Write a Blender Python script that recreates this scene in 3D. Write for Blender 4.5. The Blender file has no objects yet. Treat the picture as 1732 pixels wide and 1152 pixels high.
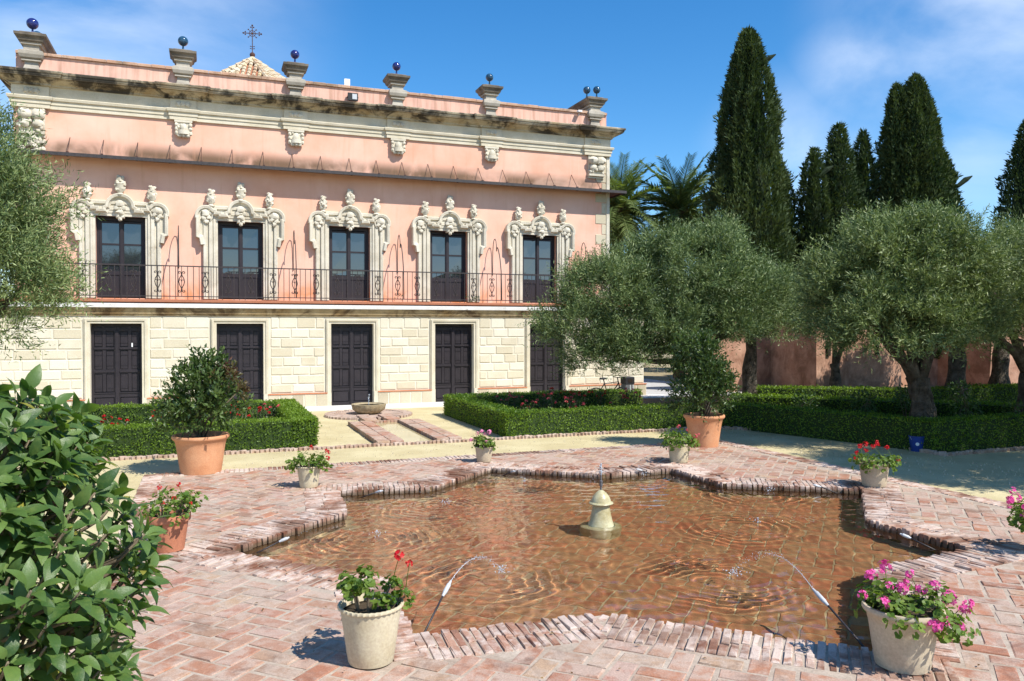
import bpy, bmesh, math, random
import numpy as np
from mathutils import Vector, Matrix, noise as mnoise
from mathutils.geometry import tessellate_polygon

random.seed(7)
R = np.random.RandomState(7)
S = bpy.context.scene
COL = S.collection
rad = math.radians

# ------------------------------------------------------------------ camera
cam = bpy.data.cameras.new('camera')
cam.sensor_width = 36.0
cam.lens = 28.0
cam.clip_start = 0.05
cam.clip_end = 3000
camo = bpy.data.objects.new('camera', cam)
COL.objects.link(camo)
camo.location = (0, 0, 2.0)
camo.rotation_euler = (rad(90 - 0.978), 0, 0)
S.camera = camo

# ------------------------------------------------------------------ light
SUN_EL = rad(50)
SUN_DIR = Vector((0.80 * math.cos(SUN_EL), -0.60 * math.cos(SUN_EL), math.sin(SUN_EL)))   # towards the sun
W = bpy.data.worlds.new('World')
S.world = W
W.use_nodes = True
wn, wl = W.node_tree.nodes, W.node_tree.links
wn.clear()
wo = wn.new('ShaderNodeOutputWorld')
bg = wn.new('ShaderNodeBackground')
sky = wn.new('ShaderNodeTexSky')
sky.sky_type = 'NISHITA'
sky.sun_disc = False
sky.sun_elevation = SUN_EL
sky.sun_rotation = math.atan2(0.80, -0.60)
sky.altitude = 50
sky.air_density = 1.0
sky.dust_density = 0.15
sky.ozone_density = 4.0
bg.inputs['Strength'].default_value = 0.11
# thin summer clouds, laid out by direction
tc = wn.new('ShaderNodeTexCoord')
mp = wn.new('ShaderNodeMapping')
mp.inputs['Scale'].default_value = (1.0, 1.0, 2.4)
mp.inputs['Location'].default_value = (0.35, 0.9, 0.12)
n1 = wn.new('ShaderNodeTexNoise')
n1.inputs['Scale'].default_value = 2.6
n1.inputs['Detail'].default_value = 7
n1.inputs['Roughness'].default_value = 0.55
n1.inputs['Distortion'].default_value = 0.5
# soft cloud banks: (direction, angular size, thickness)
CLOUDS = [((-0.58, 1.0, 0.45), 0.27, 0.50), ((0.60, 1.0, 0.40), 0.17, 0.55), ((0.44, 1.0, 0.325), 0.075, 0.50), ((0.36, 1.0, 0.20), 0.11, 0.42),
          ((0.58, 1.0, 0.235), 0.09, 0.30), ((0.50, 1.0, 0.42), 0.07, 0.30), ((-1.4, 0.3, 0.5), 0.5, 0.6), ((1.2, -0.9, 0.45), 0.45, 0.5), ((-0.5, -1.1, 0.6), 0.5, 0.6)]
acc = None
for (cd, csz, cth) in CLOUDS:
    cv = Vector(cd).normalized()
    dn = wn.new('ShaderNodeVectorMath')
    dn.operation = 'DISTANCE'
    dn.inputs[1].default_value = cv
    wl.new(tc.outputs['Generated'], dn.inputs[0])
    mr = wn.new('ShaderNodeMapRange')
    mr.interpolation_type = 'SMOOTHSTEP'
    mr.inputs[1].default_value = csz * 1.25
    mr.inputs[2].default_value = 0.0
    mr.inputs[4].default_value = cth
    wl.new(dn.outputs['Value'], mr.inputs[0])
    if acc is None:
        acc = mr.outputs[0]
    else:
        ad = wn.new('ShaderNodeMath')
        ad.operation = 'MAXIMUM'
        wl.new(acc, ad.inputs[0])
        wl.new(mr.outputs[0], ad.inputs[1])
        acc = ad.outputs[0]
crr = wn.new('ShaderNodeMapRange')
crr.interpolation_type = 'SMOOTHSTEP'
crr.inputs[1].default_value = 0.28
crr.inputs[2].default_value = 0.72
wl.new(n1.outputs['Fac'], crr.inputs[0])
cmul = wn.new('ShaderNodeMath')
cmul.operation = 'MULTIPLY'
wl.new(acc, cmul.inputs[0])
wl.new(crr.outputs[0], cmul.inputs[1])
mx = wn.new('ShaderNodeMix')
mx.data_type = 'RGBA'
mx.inputs['B'].default_value = (9.0, 9.4, 10.0, 1)
hs = wn.new('ShaderNodeHueSaturation')
hs.inputs['Saturation'].default_value = 1.32
hs.inputs['Value'].default_value = 1.25
wl.new(tc.outputs['Generated'], mp.inputs['Vector'])
wl.new(mp.outputs['Vector'], n1.inputs['Vector'])
wl.new(cmul.outputs[0], mx.inputs['Factor'])
wl.new(sky.outputs['Color'], hs.inputs['Color'])
wl.new(hs.outputs['Color'], mx.inputs['A'])
wl.new(mx.outputs['Result'], bg.inputs['Color'])
wl.new(bg.outputs['Background'], wo.inputs['Surface'])

sun = bpy.data.lights.new('sun', 'SUN')
sun.energy = 5.0
sun.angle = rad(0.53)
sun.color = (1.0, 0.955, 0.88)
suno = bpy.data.objects.new('sun', sun)
COL.objects.link(suno)
suno.location = (20, -15, 30)
suno.rotation_euler = SUN_DIR.to_track_quat('Z', 'Y').to_euler()

S.view_settings.view_transform = 'Standard'
S.view_settings.look = 'None'
S.view_settings.gamma = 1
S.view_settings.use_curve_mapping = False
S.view_settings.exposure = 0.44
S.render.engine = 'CYCLES'
S.cycles.use_denoising = True
S.cycles.max_bounces = 10
S.cycles.transparent_max_bounces = 12
S.cycles.sample_clamp_indirect = 6.0

# ------------------------------------------------------------------ frames of reference
PHI = rad(20.9)
UX, UY = math.cos(PHI), math.sin(PHI)
GC = (0.93, 8.30)          # middle of the pool
FO = (-4.037, 19.999)      # middle of the palace front at the foot of its wall


def gw(a, b, z=0.0):       # garden frame -> world
    return (GC[0] + a * UX - b * UY, GC[1] + a * UY + b * UX, z)


def wg(x, y):
    dx, dy = x - GC[0], y - GC[1]
    return (dx * UX + dy * UY, -dx * UY + dy * UX)


CAM = np.array([0, 0, 2.0])


# ------------------------------------------------------------------ materials
def new_mat(name):
    m = bpy.data.materials.new(name)
    m.use_nodes = True
    nt = m.node_tree
    return m, nt, nt.nodes, nt.links, nt.nodes['Principled BSDF']


def rgb(c):
    return (c[0], c[1], c[2], 1.0)


def ramp(n, stops):
    r = n.new('ShaderNodeValToRGB')
    e = r.color_ramp.elements
    while len(e) < len(stops):
        e.new(0.5)
    for k, (p, c) in enumerate(stops):
        e[k].position = p
        e[k].color = rgb(c)
    return r


def noise_node(n, l, scale, detail=5, rough=0.55, vec=None, dist=0.0):
    t = n.new('ShaderNodeTexNoise')
    t.inputs['Scale'].default_value = scale
    t.inputs['Detail'].default_value = detail
    t.inputs['Roughness'].default_value = rough
    t.inputs['Distortion'].default_value = dist
    if vec is not None:
        l.new(vec, t.inputs['Vector'])
    return t


def mixc(n, l, fac, a, b, mode='MIX'):
    m = n.new('ShaderNodeMix')
    m.data_type = 'RGBA'
    m.blend_type = mode
    for sock, val in (('Factor', fac), ('A', a), ('B', b)):
        if isinstance(val, (int, float)):
            m.inputs[sock].default_value = val
        elif isinstance(val, tuple):
            m.inputs[sock].default_value = rgb(val)
        else:
            l.new(val, m.inputs[sock])
    return m.outputs['Result']


def mathn(n, l, op, a, b=None, clamp=False):
    m = n.new('ShaderNodeMath')
    m.operation = op
    m.use_clamp = clamp
    for k, v in enumerate((a, b)):
        if v is None:
            continue
        if isinstance(v, (int, float)):
            m.inputs[k].default_value = v
        else:
            l.new(v, m.inputs[k])
    return m.outputs[0]


def bump(n, l, p, h, strength=0.3, dist=0.01):
    b = n.new('ShaderNodeBump')
    b.inputs['Strength'].default_value = strength
    b.inputs['Distance'].default_value = dist
    l.new(h, b.inputs['Height'])
    l.new(b.outputs['Normal'], p.inputs['Normal'])


def objcoord(n):
    return n.new('ShaderNodeTexCoord').outputs['Object']


def worldpos(n):
    return n.new('ShaderNodeNewGeometry').outputs['Position']


def piece_random(n, l):
    """A random value for each piece: the face attribute v of joined pieces plus the object's own random."""
    at = n.new('ShaderNodeAttribute')
    at.attribute_name = 'v'
    oi = n.new('ShaderNodeObjectInfo')
    s = mathn(n, l, 'ADD', at.outputs['Fac'], oi.outputs['Random'])
    return mathn(n, l, 'FRACT', s)


def ramp_fac(n, l, v, a, b, top=1.0):
    mr = n.new('ShaderNodeMapRange')
    mr.interpolation_type = 'SMOOTHSTEP'
    mr.inputs[1].default_value = a
    mr.inputs[2].default_value = b
    mr.inputs[4].default_value = top
    l.new(v, mr.inputs[0])
    return mr.outputs[0]


def mat_simple(name, c1, c2, scale=6.0, rough=0.8, bumps=0.2, bdist=0.01, spec=0.3, metal=0.0, fine=60.0):
    m, nt, n, l, p = new_mat(name)
    v = worldpos(n)
    t = noise_node(n, l, scale, 6, 0.6, v)
    f = noise_node(n, l, fine, 4, 0.6, v)
    rp = ramp(n, [(0.32, c1), (0.68, c2)])
    l.new(t.outputs['Fac'], rp.inputs['Fac'])
    c = mixc(n, l, 0.35, rp.outputs['Color'], f.outputs['Fac'], 'OVERLAY')
    l.new(c, p.inputs['Base Color'])
    p.inputs['Roughness'].default_value = rough
    p.inputs['Specular IOR Level'].default_value = spec
    p.inputs['Metallic'].default_value = metal
    if bumps:
        bump(n, l, p, f.outputs['Fac'], bumps, bdist)
    return m


def mat_brick(name, tones, lime=(0.62, 0.53, 0.46), lime_amt=0.6, dark=(0.10, 0.06, 0.045), wet=0.0, rough=0.85, low_dark=False):
    m, nt, n, l, p = new_mat(name)
    v = worldpos(n)
    rnd = piece_random(n, l)
    k = len(tones)
    rp = ramp(n, [(i / max(1, k - 1), t) for i, t in enumerate(tones)])
    l.new(rnd, rp.inputs['Fac'])
    big = noise_node(n, l, 1.1, 5, 0.6, v)
    mid = noise_node(n, l, 9.0, 7, 0.65, v, 0.3)
    fine = noise_node(n, l, 120.0, 4, 0.6, v)
    sh = mathn(n, l, 'FRACT', mathn(n, l, 'MULTIPLY', rnd, 7.31))
    lf = mathn(n, l, 'ADD', mid.outputs['Fac'], mathn(n, l, 'MULTIPLY', mathn(n, l, 'ADD', mathn(n, l, 'MULTIPLY', sh, 0.22), big.outputs['Fac']), 0.7))
    lr = ramp(n, [(0.80, (0, 0, 0)), (1.06, (lime_amt,) * 3)])
    l.new(lf, lr.inputs['Fac'])
    c = mixc(n, l, lr.outputs['Color'], rp.outputs['Color'], lime)
    stain = noise_node(n, l, 3.3, 8, 0.7, v, 0.8)
    dr = ramp(n, [(0.52, (0, 0, 0)), (0.72, (0.65, 0.65, 0.65))])
    l.new(stain.outputs['Fac'], dr.inputs['Fac'])
    c = mixc(n, l, dr.outputs['Color'], c, dark)
    if wet > 0:
        wp = noise_node(n, l, 1.7, 3, 0.5, v)
        wr = ramp(n, [(0.50, (0, 0, 0)), (0.60, (wet,) * 3)])
        l.new(wp.outputs['Fac'], wr.inputs['Fac'])
        c = mixc(n, l, wr.outputs['Color'], c, mixc(n, l, 1.0, c, (0.42, 0.30, 0.24), 'MULTIPLY'))
    if low_dark:      # darker brown towards the foot of the brick faces
        sz = n.new('ShaderNodeSeparateXYZ')
        l.new(v, sz.inputs[0])
        c = mixc(n, l, ramp_fac(n, l, mathn(n, l, 'ADD', sz.outputs['Z'], mathn(n, l, 'MULTIPLY', mid.outputs['Fac'], 0.03)), 0.000, -0.035, 0.85), c, (0.12, 0.085, 0.05))
    c = mixc(n, l, 0.5, c, fine.outputs['Fac'], 'OVERLAY')
    l.new(c, p.inputs['Base Color'])
    p.inputs['Roughness'].default_value = rough
    p.inputs['Specular IOR Level'].default_value = 0.25
    h = mathn(n, l, 'ADD', mathn(n, l, 'MULTIPLY', mid.outputs['Fac'], 1.6), mathn(n, l, 'MULTIPLY', fine.outputs['Fac'], 0.5))
    bump(n, l, p, h, 0.55, 0.008)
    return m


def mat_leaf(name, c1, c2, trans=0.3, tcol=None, rough=0.5, spec=0.35, mottle=False):
    m, nt, n, l, p = new_mat(name)
    rnd = piece_random(n, l)
    rp = ramp(n, [(0.0, c1), (1.0, c2)])
    l.new(rnd, rp.inputs['Fac'])
    l.new(rp.outputs['Color'], p.inputs['Base Color'])
    if mottle:     # blotches, a few yellowed and browned leaves, fine veining
        wv = worldpos(n)
        nz_ = noise_node(n, l, 38, 5, 0.65, wv)
        c_ = mixc(n, l, ramp_fac(n, l, nz_.outputs['Fac'], 0.45, 0.75, 0.55), rp.outputs['Color'], (0.16, 0.22, 0.05))
        c_ = mixc(n, l, ramp_fac(n, l, rnd, 0.95, 0.97, 0.8), c_, (0.34, 0.30, 0.05))
        nf_ = noise_node(n, l, 150, 3, 0.6, wv, 1.5)
        l.new(mixc(n, l, 0.35, c_, nf_.outputs['Fac'], 'OVERLAY'), p.inputs['Base Color'])
        bump(n, l, p, nf_.outputs['Fac'], 0.35, 0.003)
    p.inputs['Roughness'].default_value = rough
    p.inputs['Specular IOR Level'].default_value = spec
    tr = n.new('ShaderNodeBsdfTranslucent')
    tcc = mixc(n, l, 1.0, rp.outputs['Color'], tcol or (1.5, 1.6, 0.55), 'MULTIPLY')
    l.new(tcc, tr.inputs['Color'])
    ms = n.new('ShaderNodeMixShader')
    ms.inputs['Fac'].default_value = trans
    l.new(p.outputs['BSDF'], ms.inputs[1])
    l.new(tr.outputs['BSDF'], ms.inputs[2])
    out = [x for x in n if x.type == 'OUTPUT_MATERIAL'][0]
    l.new(ms.outputs['Shader'], out.inputs['Surface'])
    return m


M = {}
M['sand'] = mat_simple('sand', (0.47, 0.39, 0.215), (0.60, 0.52, 0.31), 1.3, 0.95, 0.6, 0.008, 0.1, fine=190)
M['far_ground'] = mat_simple('far_ground', (0.28, 0.22, 0.13), (0.36, 0.30, 0.18), 0.4, 0.95, 0.3, 0.01, 0.1, fine=90)
M['bed_soil'] = mat_simple('bed_soil', (0.10, 0.075, 0.045), (0.17, 0.12, 0.075), 3, 0.95, 0.6, 0.02, 0.1)
M['grey_paving'] = mat_simple('grey_paving', (0.40, 0.39, 0.38), (0.50, 0.49, 0.47), 2, 0.8, 0.2)
M['mortar'] = mat_simple('mortar', (0.33, 0.255, 0.195), (0.48, 0.405, 0.325), 5, 0.95, 0.5, 0.008, 0.1)
M['paver'] = mat_brick('paver', [(0.36, 0.180, 0.112), (0.40, 0.185, 0.110), (0.33, 0.150, 0.095), (0.38, 0.250, 0.170), (0.36, 0.165, 0.118), (0.42, 0.285, 0.185), (0.29, 0.170, 0.118)], lime=(0.48, 0.39, 0.32), lime_amt=0.62)
M['coping'] = mat_brick('coping', [(0.34, 0.18, 0.12), (0.40, 0.23, 0.16), (0.30, 0.145, 0.095), (0.43, 0.29, 0.21)], lime=(0.58, 0.48, 0.41), lime_amt=0.85, wet=0.9, low_dark=True)
M['basin'] = mat_brick('basin', [(0.45, 0.160, 0.078), (0.50, 0.185, 0.088), (0.37, 0.120, 0.060), (0.46, 0.195, 0.098)], lime=(0.40, 0.27, 0.128), lime_amt=0.5, dark=(0.24, 0.12, 0.055), rough=0.7)
M['basin_mortar'] = mat_simple('basin_mortar', (0.38, 0.28, 0.15), (0.50, 0.38, 0.22), 4, 0.9, 0.3)
M['pool_wall'] = mat_simple('pool_wall', (0.09, 0.075, 0.035), (0.24, 0.15, 0.075), 7, 0.6, 0.6, 0.02)
M['edging'] = mat_brick('edging', [(0.34, 0.22, 0.16), (0.40, 0.28, 0.20), (0.30, 0.19, 0.14)], lime_amt=0.4)
M['terracotta'] = mat_simple('terracotta', (0.56, 0.25, 0.12), (0.62, 0.32, 0.17), 5, 0.8, 0.1, 0.004)
M['terracotta_dark'] = mat_simple('terracotta_dark', (0.40, 0.15, 0.08), (0.46, 0.19, 0.11), 5, 0.75, 0.1, 0.004)
M['cream_pot'] = mat_simple('cream_pot', (0.52, 0.44, 0.29), (0.60, 0.53, 0.38), 6, 0.7, 0.1, 0.004)
M['tan_pot'] = mat_simple('tan_pot', (0.46, 0.37, 0.26), (0.54, 0.46, 0.33), 6, 0.7, 0.15, 0.004)
M['pot_soil'] = mat_simple('pot_soil', (0.05, 0.035, 0.02), (0.10, 0.07, 0.04), 20, 0.95, 0.8, 0.02)
M['iron'] = mat_simple('iron', (0.022, 0.018, 0.018), (0.05, 0.04, 0.038), 20, 0.55, 0.1, 0.002, 0.5)
M['rust'] = mat_simple('rust', (0.045, 0.025, 0.02), (0.10, 0.045, 0.032), 8, 0.75, 0.2)
M['door_paint'] = mat_simple('door_paint', (0.018, 0.014, 0.017), (0.027, 0.021, 0.025), 4, 0.5, 0.05, 0.002, 0.4)
M['grey_metal'] = mat_simple('grey_metal', (0.10, 0.10, 0.105), (0.14, 0.14, 0.145), 6, 0.5, 0.05, 0.002, 0.5)
M['light_metal'] = mat_simple('light_metal', (0.45, 0.46, 0.47), (0.55, 0.56, 0.57), 6, 0.4, 0.0, 0.002, 0.5)
M['white'] = mat_simple('white', (0.72, 0.74, 0.75), (0.80, 0.81, 0.81), 3, 0.6, 0.0)
M['board_grey'] = mat_simple('board_grey', (0.40, 0.41, 0.45), (0.48, 0.49, 0.52), 3, 0.6, 0.0)
M['red_paint'] = mat_simple('red_paint', (0.45, 0.02, 0.06), (0.5, 0.03, 0.08), 3, 0.6, 0.0)
M['blue_plastic'] = mat_simple('blue_plastic', (0.010, 0.04, 0.22), (0.014, 0.055, 0.28), 5, 0.45, 0.0, spec=0.5)
M['bowl_stone'] = mat_simple('bowl_stone', (0.26, 0.20, 0.11), (0.42, 0.35, 0.22), 12, 0.8, 0.4, 0.01)
M['fountain_stone'] = mat_simple('fountain_stone', (0.34, 0.28, 0.13), (0.52, 0.49, 0.31), 9, 0.35, 0.3, 0.006, 0.5)
M['black'] = mat_simple('black', (0.012, 0.012, 0.014), (0.022, 0.022, 0.024), 6, 0.6, 0.1, 0.004, 0.4)
M['bark'] = mat_simple('bark', (0.05, 0.04, 0.03), (0.17, 0.145, 0.115), 8, 0.95, 1.0, 0.05, 0.1, fine=35)
M['twig'] = mat_simple('twig', (0.10, 0.075, 0.05), (0.19, 0.15, 0.10), 10, 0.9, 0.3)
M['palm_bark'] = mat_simple('palm_bark', (0.09, 0.065, 0.045), (0.20, 0.15, 0.10), 5, 0.95, 1.0, 0.06, 0.1, fine=14)
M['olive_leaf'] = mat_leaf('olive_leaf', (0.046, 0.092, 0.028), (0.255, 0.315, 0.120), 0.18, (1.3, 1.4, 0.6), 0.45, 0.35)
M['olive_leaf_pale'] = mat_leaf('olive_leaf_pale', (0.052, 0.100, 0.032), (0.280, 0.345, 0.138), 0.19, (1.3, 1.4, 0.6), 0.45, 0.35)
M['cypress_leaf'] = mat_leaf('cypress_leaf', (0.022, 0.046, 0.016), (0.085, 0.118, 0.040), 0.15, (1.3, 1.4, 0.5), 0.6, 0.2)
M['palm_leaf'] = mat_leaf('palm_leaf', (0.070, 0.115, 0.032), (0.190, 0.240, 0.075), 0.3, None, 0.55, 0.25)
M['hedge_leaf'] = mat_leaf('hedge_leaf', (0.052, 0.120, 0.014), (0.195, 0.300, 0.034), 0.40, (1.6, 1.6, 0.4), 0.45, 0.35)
M['shrub_leaf'] = mat_leaf('shrub_leaf', (0.026, 0.060, 0.016), (0.110, 0.165, 0.045), 0.28, None, 0.4, 0.45)
M['red_shrub_leaf'] = mat_leaf('red_shrub_leaf', (0.10, 0.03, 0.02), (0.09, 0.09, 0.03), 0.25, None, 0.4, 0.45)
M['bush_leaf'] = mat_leaf('bush_leaf', (0.034, 0.085, 0.020), (0.140, 0.225, 0.058), 0.32, (1.6, 1.7, 0.45), 0.40, 0.45, True)
M['geranium_leaf'] = mat_leaf('geranium_leaf', (0.070, 0.140, 0.020), (0.17, 0.245, 0.04), 0.35, (1.5, 1.5, 0.4), 0.5, 0.3)
M['rose_leaf'] = mat_leaf('rose_leaf', (0.030, 0.075, 0.020), (0.075, 0.13, 0.035), 0.3, None, 0.45, 0.35)
M['petal_red'] = mat_leaf('petal_red', (0.50, 0.008, 0.015), (0.66, 0.02, 0.03), 0.3, (1.2, 1.0, 1.0), 0.5, 0.3)
M['petal_pink'] = mat_leaf('petal_pink', (0.70, 0.05, 0.28), (0.85, 0.16, 0.48), 0.3, (1.1, 1.0, 1.05), 0.5, 0.3)
M['petal_lightpink'] = mat_leaf('petal_lightpink', (0.80, 0.22, 0.42), (0.85, 0.38, 0.55), 0.3, (1.1, 1.0, 1.05), 0.5, 0.3)
M['petal_coral'] = mat_leaf('petal_coral', (0.62, 0.06, 0.08), (0.80, 0.22, 0.24), 0.3, (1.1, 1.0, 1.0), 0.5, 0.3)
M['ball_glaze'] = None


def mat_glaze(name, c):
    m, nt, n, l, p = new_mat(name)
    t = noise_node(n, l, 14, 4, 0.6, worldpos(n))
    rp = ramp(n, [(0.35, c), (0.7, tuple(min(1, x * 1.8 + 0.01) for x in c))])
    l.new(t.outputs['Fac'], rp.inputs['Fac'])
    l.new(rp.outputs['Color'], p.inputs['Base Color'])
    p.inputs['Roughness'].default_value = 0.12
    p.inputs['Specular IOR Level'].default_value = 0.6
    return m


M['ball_blue'] = mat_glaze('ball_blue', (0.010, 0.016, 0.10))
M['ball_teal'] = mat_glaze('ball_teal', (0.012, 0.045, 0.085))


def mat_glass(name):
    m, nt, n, l, p = new_mat(name)
    t = noise_node(n, l, 1.6, 2, 0.5, worldpos(n))
    p.inputs['Base Color'].default_value = (0.022, 0.026, 0.032, 1)
    p.inputs['Roughness'].default_value = 0.03
    p.inputs['Specular IOR Level'].default_value = 1.0
    p.inputs['Coat Weight'].default_value = 1.0
    p.inputs['Coat IOR'].default_value = 1.55
    p.inputs['Coat Roughness'].default_value = 0.02
    bump(n, l, p, t.outputs['Fac'], 0.05, 0.02)
    return m


M['glass'] = mat_glass('glass')


def mat_stucco(name):
    """Salmon stucco: uneven wash, dirt runs under the ledges and above the canopy, soot at the foot of the upper wall."""
    m, nt, n, l, p = new_mat(name)
    oc = objcoord(n)
    sep = n.new('ShaderNodeSeparateXYZ')
    l.new(oc, sep.inputs[0])
    z = sep.outputs['Z']
    big = noise_node(n, l, 0.9, 6, 0.6, oc, 0.3)
    rp = ramp(n, [(0.3, (0.70, 0.375, 0.260)), (0.7, (0.80, 0.50, 0.385))])
    l.new(big.outputs['Fac'], rp.inputs['Fac'])
    c = rp.outputs['Color']
    mpn = n.new('ShaderNodeMapping')
    mpn.inputs['Scale'].default_value = (7.0, 7.0, 0.5)
    l.new(oc, mpn.inputs['Vector'])
    streak = noise_node(n, l, 1.0, 6, 0.65, mpn.outputs['Vector'])
    blot = noise_node(n, l, 1.1, 5, 0.6, oc, 0.5)

    def band(z0, z1, z2, z3):
        mr = n.new('ShaderNodeMapRange')
        mr.interpolation_type = 'SMOOTHSTEP'
        mr.inputs[1].default_value = z0
        mr.inputs[2].default_value = z1
        mr2 = n.new('ShaderNodeMapRange')
        mr2.interpolation_type = 'SMOOTHSTEP'
        mr2.inputs[1].default_value = z2
        mr2.inputs[2].default_value = z3
        mr2.inputs[3].default_value = 1
        mr2.inputs[4].default_value = 0
        l.new(z, mr.inputs[0])
        l.new(z, mr2.inputs[0])
        return mathn(n, l, 'MULTIPLY', mr.outputs[0], mr2.outputs[0])
    b1 = band(5.9, 5.95, 6.08, 6.42)
    f1 = mathn(n, l, 'MULTIPLY', b1, ramp_fac(n, l, blot.outputs['Fac'], 0.24, 0.56, 0.95))
    c = mixc(n, l, f1, c, (0.16, 0.10, 0.06))
    b2 = band(2.3, 2.5, 2.72, 3.25)
    f2 = mathn(n, l, 'MULTIPLY', b2, ramp_fac(n, l, blot.outputs['Fac'], 0.40, 0.66, 0.9))
    c = mixc(n, l, f2, c, (0.62, 0.21, 0.055))
    b3 = band(7.6, 7.7, 8.05, 8.3)
    f3 = mathn(n, l, 'MULTIPLY', b3, ramp_fac(n, l, streak.outputs['Fac'], 0.42, 0.66, 0.55))
    c = mixc(n, l, mathn(n, l, 'MULTIPLY', b3, 0.5), c, (0.68, 0.42, 0.34))
    c = mixc(n, l, f3, c, (0.28, 0.16, 0.115))
    f4 = ramp_fac(n, l, streak.outputs['Fac'], 0.50, 0.78, 0.45)
    c = mixc(n, l, f4, c, (0.58, 0.30, 0.19))
    pale = noise_node(n, l, 0.55, 4, 0.6, oc, 0.8)
    c = mixc(n, l, ramp_fac(n, l, pale.outputs['Fac'], 0.48, 0.70, 0.45), c, (0.80, 0.52, 0.40))
    l.new(c, p.inputs['Base Color'])
    p.inputs['Roughness'].default_value = 0.9
    p.inputs['Specular IOR Level'].default_value = 0.15
    fine = noise_node(n, l, 30, 6, 0.65, oc)
    bump(n, l, p, fine.outputs['Fac'], 0.3, 0.01)
    return m


def mat_stone(name, c1, c2, stain=(0.05, 0.042, 0.034), s0=0.55, s1=0.70, amt=0.85, streaky=True, warm=None, rnd_amt=0.0):
    m, nt, n, l, p = new_mat(name)
    oc = worldpos(n)
    t = noise_node(n, l, 2.5, 6, 0.6, oc, 0.3)
    rp = ramp(n, [(0.3, c1), (0.7, c2)])
    if rnd_amt:
        rnd = piece_random(n, l)
        l.new(mathn(n, l, 'ADD', mathn(n, l, 'MULTIPLY', t.outputs['Fac'], 1 - rnd_amt), mathn(n, l, 'MULTIPLY', rnd, rnd_amt)), rp.inputs['Fac'])
    else:
        l.new(t.outputs['Fac'], rp.inputs['Fac'])
    c = rp.outputs['Color']
    mpn = n.new('ShaderNodeMapping')
    mpn.inputs['Scale'].default_value = (1.6, 1.6, 5.0 if not streaky else 1.3)
    l.new(oc, mpn.inputs['Vector'])
    st = noise_node(n, l, 1.0, 8, 0.7, mpn.outputs['Vector'], 0.6)
    if warm:
        wm = noise_node(n, l, 1.3, 5, 0.6, oc)
        c = mixc(n, l, ramp_fac(n, l, wm.outputs['Fac'], 0.48, 0.66, 0.7), c, warm)
    if amt:
        c = mixc(n, l, ramp_fac(n, l, st.outputs['Fac'], s0, s1, amt), c, stain)
    f = noise_node(n, l, 45, 6, 0.65, oc)
    c = mixc(n, l, 0.3, c, f.outputs['Fac'], 'OVERLAY')
    l.new(c, p.inputs['Base Color'])
    p.inputs['Roughness'].default_value = 0.9
    p.inputs['Specular IOR Level'].default_value = 0.15
    bump(n, l, p, f.outputs['Fac'], 0.35, 0.012)
    return m


M['stucco'] = mat_stucco('stucco')
M['block'] = mat_stone('block', (0.58, 0.515, 0.375), (0.70, 0.65, 0.52), s0=0.66, s1=0.85, amt=0.35, stain=(0.25, 0.19, 0.11), rnd_amt=0.5)
M['block_mortar'] = mat_stone('block_mortar', (0.62, 0.56, 0.44), (0.71, 0.66, 0.54), s0=0.6, s1=0.8, amt=0.4, stain=(0.40, 0.32, 0.2))
M['plinth_stone'] = mat_stone('plinth_stone', (0.42, 0.36, 0.25), (0.58, 0.51, 0.37), s0=0.55, s1=0.8, amt=0.5, stain=(0.20, 0.16, 0.11), rnd_amt=0.5)
M['carved'] = mat_stone('carved', (0.50, 0.45, 0.345), (0.67, 0.62, 0.51), s0=0.54, s1=0.74, amt=0.6, stain=(0.24, 0.18, 0.11))
M['cornice_stone'] = mat_stone('cornice_stone', (0.42, 0.35, 0.23), (0.58, 0.50, 0.36), s0=0.44, s1=0.60, amt=0.93, stain=(0.035, 0.03, 0.026), warm=(0.36, 0.24, 0.11))
M['cornice_top'] = mat_stone('cornice_top', (0.30, 0.25, 0.17), (0.50, 0.43, 0.31), s0=0.40, s1=0.58, amt=0.90, stain=(0.035, 0.032, 0.028), warm=(0.30, 0.20, 0.10))
M['frieze_stone'] = mat_stone('frieze_stone', (0.54, 0.48, 0.35), (0.66, 0.60, 0.47), s0=0.58, s1=0.80, amt=0.5, stain=(0.22, 0.16, 0.09))
M['ledge_stone'] = mat_stone('ledge_stone', (0.36, 0.26, 0.13), (0.54, 0.43, 0.26), s0=0.44, s1=0.62, amt=0.9, stain=(0.10, 0.06, 0.03), warm=(0.30, 0.18, 0.07))
M['white_stone'] = mat_stone('white_stone', (0.62, 0.60, 0.56), (0.74, 0.72, 0.68), s0=0.60, s1=0.72, amt=0.7, stain=(0.08, 0.06, 0.05))
M['pedestal_stone'] = mat_stone('pedestal_stone', (0.30, 0.27, 0.22), (0.46, 0.42, 0.35), s0=0.50, s1=0.75, amt=0.7, stain=(0.12, 0.10, 0.08))
M['cap_stone'] = mat_stone('cap_stone', (0.10, 0.085, 0.068), (0.26, 0.22, 0.17), s0=0.42, s1=0.70, amt=0.7, stain=(0.07, 0.06, 0.05))
M['red_line'] = mat_simple('red_line', (0.45, 0.14, 0.06), (0.55, 0.22, 0.10), 4, 0.8, 0.2)
M['earth_wall'] = mat_stone('earth_wall', (0.33, 0.17, 0.11), (0.54, 0.33, 0.23), s0=0.44, s1=0.66, amt=0.75, stain=(0.20, 0.11, 0.07))
M['roof_tile'] = mat_brick('roof_tile', [(0.50, 0.40, 0.26), (0.58, 0.50, 0.36), (0.46, 0.30, 0.18), (0.55, 0.42, 0.22)], lime=(0.6, 0.55, 0.42), lime_amt=0.5)
M['slot'] = mat_simple('slot', (0.02, 0.012, 0.008), (0.03, 0.02, 0.014), 3, 0.9, 0.0)


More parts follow.
